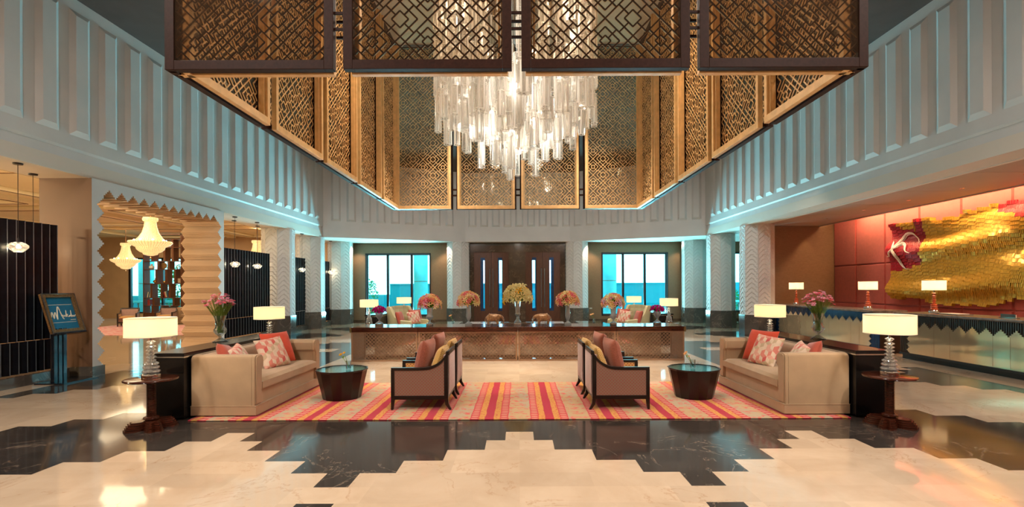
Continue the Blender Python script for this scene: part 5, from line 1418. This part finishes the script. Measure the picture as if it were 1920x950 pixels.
for k, (x, z) in enumerate(((-.76, 1.161), (-.70, 1.161), (-.64, 1.161), (.06, 1.161), (.12, 1.161), (.20, 1.161), (-.75, .781), (-.69, .781))):
    c_ = ('book_cream', 'book_blue', 'book_cream', 'book_red', 'book_cream', 'book_blue', 'book_red', 'book_red')[k]
    h = .26 + .03 * (k % 3); o = MB().rbox((0, 0, h / 2 + .012), (.045, .18, h), ry=radians((10, 10, 10, -14, -14, -14, 0, 0)[k])).build('book', [c_])
    pos = ('first from the left in the left group', 'second in the left group', 'third in the left group', 'first in the leaning middle group', 'second in the leaning middle group', 'third in the leaning middle group', 'left one on the lower shelf', 'right one on the lower shelf')[k]
    tag(o, '%s book on the bookcase, %s' % ({'book_cream': 'cream', 'book_blue': 'dark blue', 'book_red': 'red'}[c_], pos), 'book', 'books on the bookcase').location = (bx_ + x, 23.95, z)
lr = tag(MB().box(-3.4, 3.4, -2.3, 2.3, .002, .014).build('lounge_rug', ['lounge_rug']), 'pink patterned rug seen through the stepped opening', 'rug'); lr.location = (-14.2, 18.9, 0)
for x, y, r, lb in ((-16.75, 20.75, radians(-60), 'dark framed armchair in the lounge, leftmost one seen through the stepped opening'),
                    (-15.75, 21.6, radians(-70), 'dark framed armchair in the lounge, right of the other one seen through the opening')):
    dup(ac, (x, y, .014), r, lb)
ls = sofa('lounge_sofa', 'beige sofa in the lounge seen above the near left lamp shade'); ls.location = (-14.6, 22.4, 0); ls.rotation_euler = (0, 0, radians(-90)); ls['group'] = 'lounge seats'
pillow('cushion', 'blush cushion on the lounge sofa', .46, .46, .14, ['rust_fabric'], (-15.1, 22.45, .45), prot(0, radians(22)), 'cushions on the lounge sofa')
pillow('cushion', 'coral cushion on the right of the lounge sofa', .46, .46, .14, ['coral_fabric'], (-14.3, 22.45, .45), prot(radians(-10), radians(22)), 'cushions on the lounge sofa')

# ================================================================ RECEPTION
DXF = 8.42
def desk(name, label, y0, y1, slat):
    t = thing(name, label, 'reception desk', (DXF, y0, 0), 0, 'reception desks'); L = y1 - y0
    MB().box(.06, .62, .05, L - .05, .0, .10).build('plinth', ['frame_dark'], t)
    MB().box(.045, .66, .02, L - .02, .10, .955).build('carcass', ['slat_brown'], t)
    # vertical fluting
    mb = MB(); per = .040; n = int(L / per)
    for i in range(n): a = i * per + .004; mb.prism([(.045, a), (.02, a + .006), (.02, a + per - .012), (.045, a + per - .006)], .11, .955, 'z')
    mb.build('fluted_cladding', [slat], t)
    # gold mirror panels with stepped outline
    per = .2665; n = max(2, int((L - .36) / per)); m0 = (L - n * per) / 2; s_ = per / 8; hs_ = .030
    pts = [(m0, .14)]
    zt = .70
    # near side edge steps (horizontal teeth) then top teeth
    z = .14
    while z + .12 < zt:
        for k, o_ in enumerate((0, .018, .036, .054, .036, .018)): pts += [(m0 - o_ * 1.3, z + k * .02), (m0 - o_ * 1.3, z + (k + 1) * .02)]
        z += .12
    pts.append((m0, zt))
    for i in range(n):
        y = m0 + i * per
        for k, o_ in enumerate((0, 1, 2, 3, 4, 3, 2, 1)):
            q = 4 if k == 4 else o_
            pts += [(y + k * s_ * 1.0, zt + q * hs_), (y + (k + 1) * s_, zt + q * hs_)]
    z = zt; pe = m0 + n * per; pts.append((pe, zt)); zz = []
    z = .14
    while z + .12 < zt:
        for k, o_ in enumerate((0, .018, .036, .054, .036, .018)): zz += [(pe + o_ * 1.3, z + k * .02), (pe + o_ * 1.3, z + (k + 1) * .02)]
        z += .12
    pts += [(a, b) for a, b in reversed(zz)]; pts.append((pe, .14))
    r = [pts[0]]
    for q in pts[1:]:
        if hypot(q[0] - r[-1][0], q[1] - r[-1][1]) > 1e-6: r.append(q)
    mp_ = MB().prism(r, .0, .012, 'x').build('mirror_panel', ['gold_mirror'], t)
    sm = MB(); y = m0 + .32; k = 0
    while y < pe - .1: sm.box(-.0012, .0, y, y + .004, .14, .70); y += (.31, .86, .36, .70)[k % 4]; k += 1
    sm.build('panel_joints', ['brown_trim'], mp_)
    MB().box(-.02, .05, .05, L - .05, .10, .138).build('kick_rail', ['frame_dark'], t, bevel=.003)
    MB().prism([(-.10, .965), (-.12, .985), (-.12, 1.005), (-.11, 1.015), (.70, 1.015), (.70, .955), (-.04, .955)], 0, L, 'y').build('counter_top', ['counter_stone'], t, bevel=.004)
    return t
desk('reception_desk', 'far reception desk with fluted edging coloured blue for reflected daylight, around gold mirror panels', 11.35, 15.95, 'navy_blue_reflect')
desk('reception_desk', 'near reception desk with dark fluting and gold mirror panels, running off the right edge', 3.2, 10.75, 'slat_brown')
for x, y, lb in ((8.80, 15.35, 'amber glass desk lamp at the far end of the far reception desk'), (8.86, 12.28, 'amber glass desk lamp on the near end of the far reception desk'), (8.88, 10.35, 'amber glass desk lamp on the near reception desk, before the gold artwork')):
    table_lamp('desk_lamp', lb, (x, y, 1.016), mat='amber_glass', group='amber desk lamps on the reception desks', shade_r=.205, power=11, k=.78)
tag(MB().box(-.16, .16, -.25, .25, 0, .012).box(-.13, .13, -.2, .2, .012, .02, 1).build('paper_folder', ['counter_stone', 'paper']), 'folder of papers lying on the near reception desk', 'folder').location = (8.72, 9.7, 1.016)
t = thing('card_holder', 'clear acrylic card holder on the near reception desk', 'card holder', (8.66, 8.55, 1.016))
MB().box(-.05, .05, -.14, .14, 0, .008).box(-.02, -.014, -.13, .13, .008, .07).build('stand', ['teal_glass'], t); MB().box(-.012, .01, -.12, .12, .008, .062).build('cards', ['paper'], t)
# small recessed lights in the reception ceiling
dl = MB().lathe([(.02, -.004), (.045, -.004), (.048, 0), (.02, 0)], 18).lathe([(0, .0005), (.02, .0005)], 18, mi=1, cap=False).build('recessed_light', ['chrome', 'led_dot'])
tag(dl, 'tiny recessed ceiling spotlight over the reception, nearest in its row', 'ceiling light', 'recessed spotlights over the reception')
dl.location = (9.35, 7.6, ZS + .009)
for k, y in enumerate((8.9, 10.2, 11.6, 13.1, 14.7)):
    c_ = dl.copy(); col.objects.link(c_); c_.location = (9.35, y, ZS + .009); c_['label'] = 'tiny recessed ceiling spotlight over the reception, %s in its row' % ('second', 'third', 'fourth', 'fifth', 'farthest')[k]
# gold relief artwork
t = thing('wall_artwork', 'large rippling gold tile relief with red patches on the red wall', 'artwork', (10.70, 0, 0))
random.seed(3)
def topz(y): return 3.33 + .05 * sin(y * 1.4) - .10 * (1 if y > 12.9 else 0) * (y - 12.9) - (.06 if 11.6 < y < 12.4 else 0)
def botz(y): return 1.14 + .09 * sin(y * 1.9 + 1.4) * (1 if y > 9 else .7) + .04 * sin(y * 5)
def surf(y, z): return .04 + .17 * (.5 + .5 * sin(6.2 * z + .9 * sin(y * 1.15) + .35 * y)) ** 1.3 + .06 * (.5 + .5 * sin(11.0 * z - .7 * y + 1.6 * sin(y * .9 + z)))
def redzone(y, z):
    e = .03 * sin(y * 19) + .03 * sin(z * 17)
    if y > 12.62 + e and z > 1.98 + .35 * max(0, 13.3 - y) + e and not (z > 3.18 - .9 * max(0, 13.5 - y) * .3 and 12.9 < y < 13.5): return True
    return y < 10.75 + e and z > 2.72 + .35 * max(0, y - 9.4) + e * .6
du, dv = .036, .088
g, r_ = MB(), MB(); y = 5.6; ci = 0
while y < 13.78:
    zz = .9 + dv * .33 * ((ci // 6) % 3) + .05 * sin(y * 1.7)
    while zz < botz(y): zz += dv
    while zz < topz(y):
        x = -surf(y, zz + dv / 2); x2 = -surf(y, zz); tw = random.uniform(-.0018, .0018); hgt = dv * .94
        mb = r_ if redzone(y, zz) else g
        vs = [(x2 - .004 + tw, y, zz), (x2 - .004 - tw, y + du * .86, zz), (x + .010 - tw, y + du * .86, zz + hgt), (x + .010 + tw, y, zz + hgt)]
        vb = [(.0, a[1], a[2]) for a in vs]
        mb.add(vs + vb, [(0, 3, 2, 1), (0, 1, 5, 4), (1, 2, 6, 5), (2, 3, 7, 6), (3, 0, 4, 7)]); zz += dv
    y += du; ci += 1
g.build('gold_tiles', ['art_gold'], t); r_.build('red_tiles', ['art_red'], t)
def ribbon(pts, w0, name='white_plume'):
    c_ = curve_pts([(0, a, b) for a, b in pts], 8); n = len(c_); mb = MB()
    for k in range(4):
        f = (k - 1.5) / 1.5; q = []
        for i, p in enumerate(c_):
            tt = i / (n - 1); wd_ = w0 * sin(pi * min(1, tt * 1.15 + .12)) * (1 - .5 * tt)
            d = (c_[min(i + 1, n - 1)] - c_[max(i - 1, 0)]).normalized(); nn = Vector((0, -d.z, d.y))
            q.append(p + nn * f * wd_ + Vector((-surf(p.y, p.z) - .03 - .02 * (1 - f * f), 0, 0)))
        q = q[:int(n * (.72 + .28 * (1 - abs(f + .4) / 1.4)))]
        mb.tube(q, .014, 6, rr=[.014 * (1 - .6 * i / len(q)) for i in range(len(q))])
    mb.build(name, ['art_white'], t)
ribbon([(13.52, 2.60), (13.40, 2.82), (13.25, 2.98), (13.05, 3.0), (12.88, 2.88), (12.72, 2.70)], .055)
ribbon([(13.45, 2.64), (13.30, 2.74), (13.15, 2.68), (13.02, 2.52), (12.86, 2.46)], .045)
ribbon([(13.50, 2.58), (13.42, 2.40), (13.38, 2.20), (13.22, 2.06), (13.02, 2.04)], .045)
ribbon([(13.52, 2.60), (13.62, 2.52), (13.66, 2.42), (13.74, 2.42)], .02)
ribbon([(13.50, 2.62), (13.58, 2.74), (13.64, 2.86)], .016)

# ================================================================ OUTSIDE THE WINDOWS
def out_col(label, x, y, r):
    t = thing('garden_column', label, 'column', (x, y, -.3), 0, 'round columns outside')
    MB().lathe([(r, 0), (r, 5.4)], 28).build('shaft', ['outside_stone'], t); MB().lathe([(r * 1.15, 0), (r * 1.15, .3), (r, .34)], 28).build('base', ['outside_stone'], t); MB().lathe([(r * 1.008, 2.2), (r * 1.008, 2.24)], 28, cap=False).build('joint', ['counter_stone'], t)
out_col('round pale column outside the left garden window', -5.15, 25.4, .36)
out_col('round pale column outside the right garden window', 4.75, 25.4, .36)
out_col('round pale column outside the lounge window', -23.1, 30.0, .40)
tag(MB().box(-8, 22, 24.0, 27.8, 5.1, 5.4).build('portico_roof', ['outside_stone']), 'flat portico roof outside carried by the round columns', 'roof')
def bush(label, loc, rx, ry, rz_, n, seed):
    random.seed(seed); mb = MB(); t = thing('bush', label, 'bush', loc, 0, 'bushes outside')
    for i in range(n):
        a, b, c_ = random.gauss(0, 1), random.gauss(0, 1), random.gauss(0, 1); q = sqrt(a * a + b * b + c_ * c_) + 1e-6; k = random.uniform(.7, 1.0)
        p = Vector((a / q * rx * k, b / q * ry * k, rz_ + c_ / q * rz_ * k)); d = Vector((random.uniform(-1, 1), random.uniform(-1, 1), random.uniform(-.3, 1))).normalized() * .13; s_ = d.orthogonal().normalized() * .045
        mb.add([p, p + d * .5 + s_, p + d, p + d * .5 - s_], [(0, 1, 2, 3)])
    mb.build('foliage', ['bush_green'], t); MB().tube([(0, 0, 0), (.02, 0, rz_)], .05, 6).build('trunk', ['door_wood'], t)
bush('green bush outside the lounge window, left of the bookcase', (-25.2, 29.7, -.3), 1.2, .6, 1.5, 1500, 1)
bush('green bush outside seen through the bookcase', (-21.2, 30.0, -.3), 1.3, .6, 1.7, 1900, 2)
bush('green bush outside the narrow window between the right pillars', (11.9, 28.0, -.3), 1.2, .5, .95, 1200, 4)
bush('small dark bush low in the left corner of the left garden window', (-9.0, 29.3, -.3), .5, .4, 1.2, 500, 6)
def balustrade(label, x0, x1, y):
    t = thing('balustrade', label, 'balustrade', ((x0 + x1) / 2, y, -.3)); h = (x1 - x0) / 2
    MB().box(-h, h, -.12, .12, 1.05, 1.17).build('handrail', ['outside_stone'], t, bevel=.01); MB().box(-h, h, -.12, .12, 0, .2).build('bottom_rail', ['outside_stone'], t, bevel=.01)
    b0 = None; n = int(2 * h / .34)
    for i in range(n):
        if b0 is None: b0 = MB().lathe([(.05, .2), (.05, .26), (.03, .3), (.075, .45), (.07, .55), (.03, .8), (.04, .95), (.055, 1.0), (.055, 1.05)], 14).build('baluster', ['counter_stone'], t); o = b0
        else: o = b0.copy(); col.objects.link(o)
        o.location = (-h + .2 + i * .34, 0, 0)
balustrade('stone balustrade outside the narrow window between the right pillars', 9.4, 13.2, 25.6)
balustrade('stone balustrade outside the lounge window', -26, -18.4, 28.9)
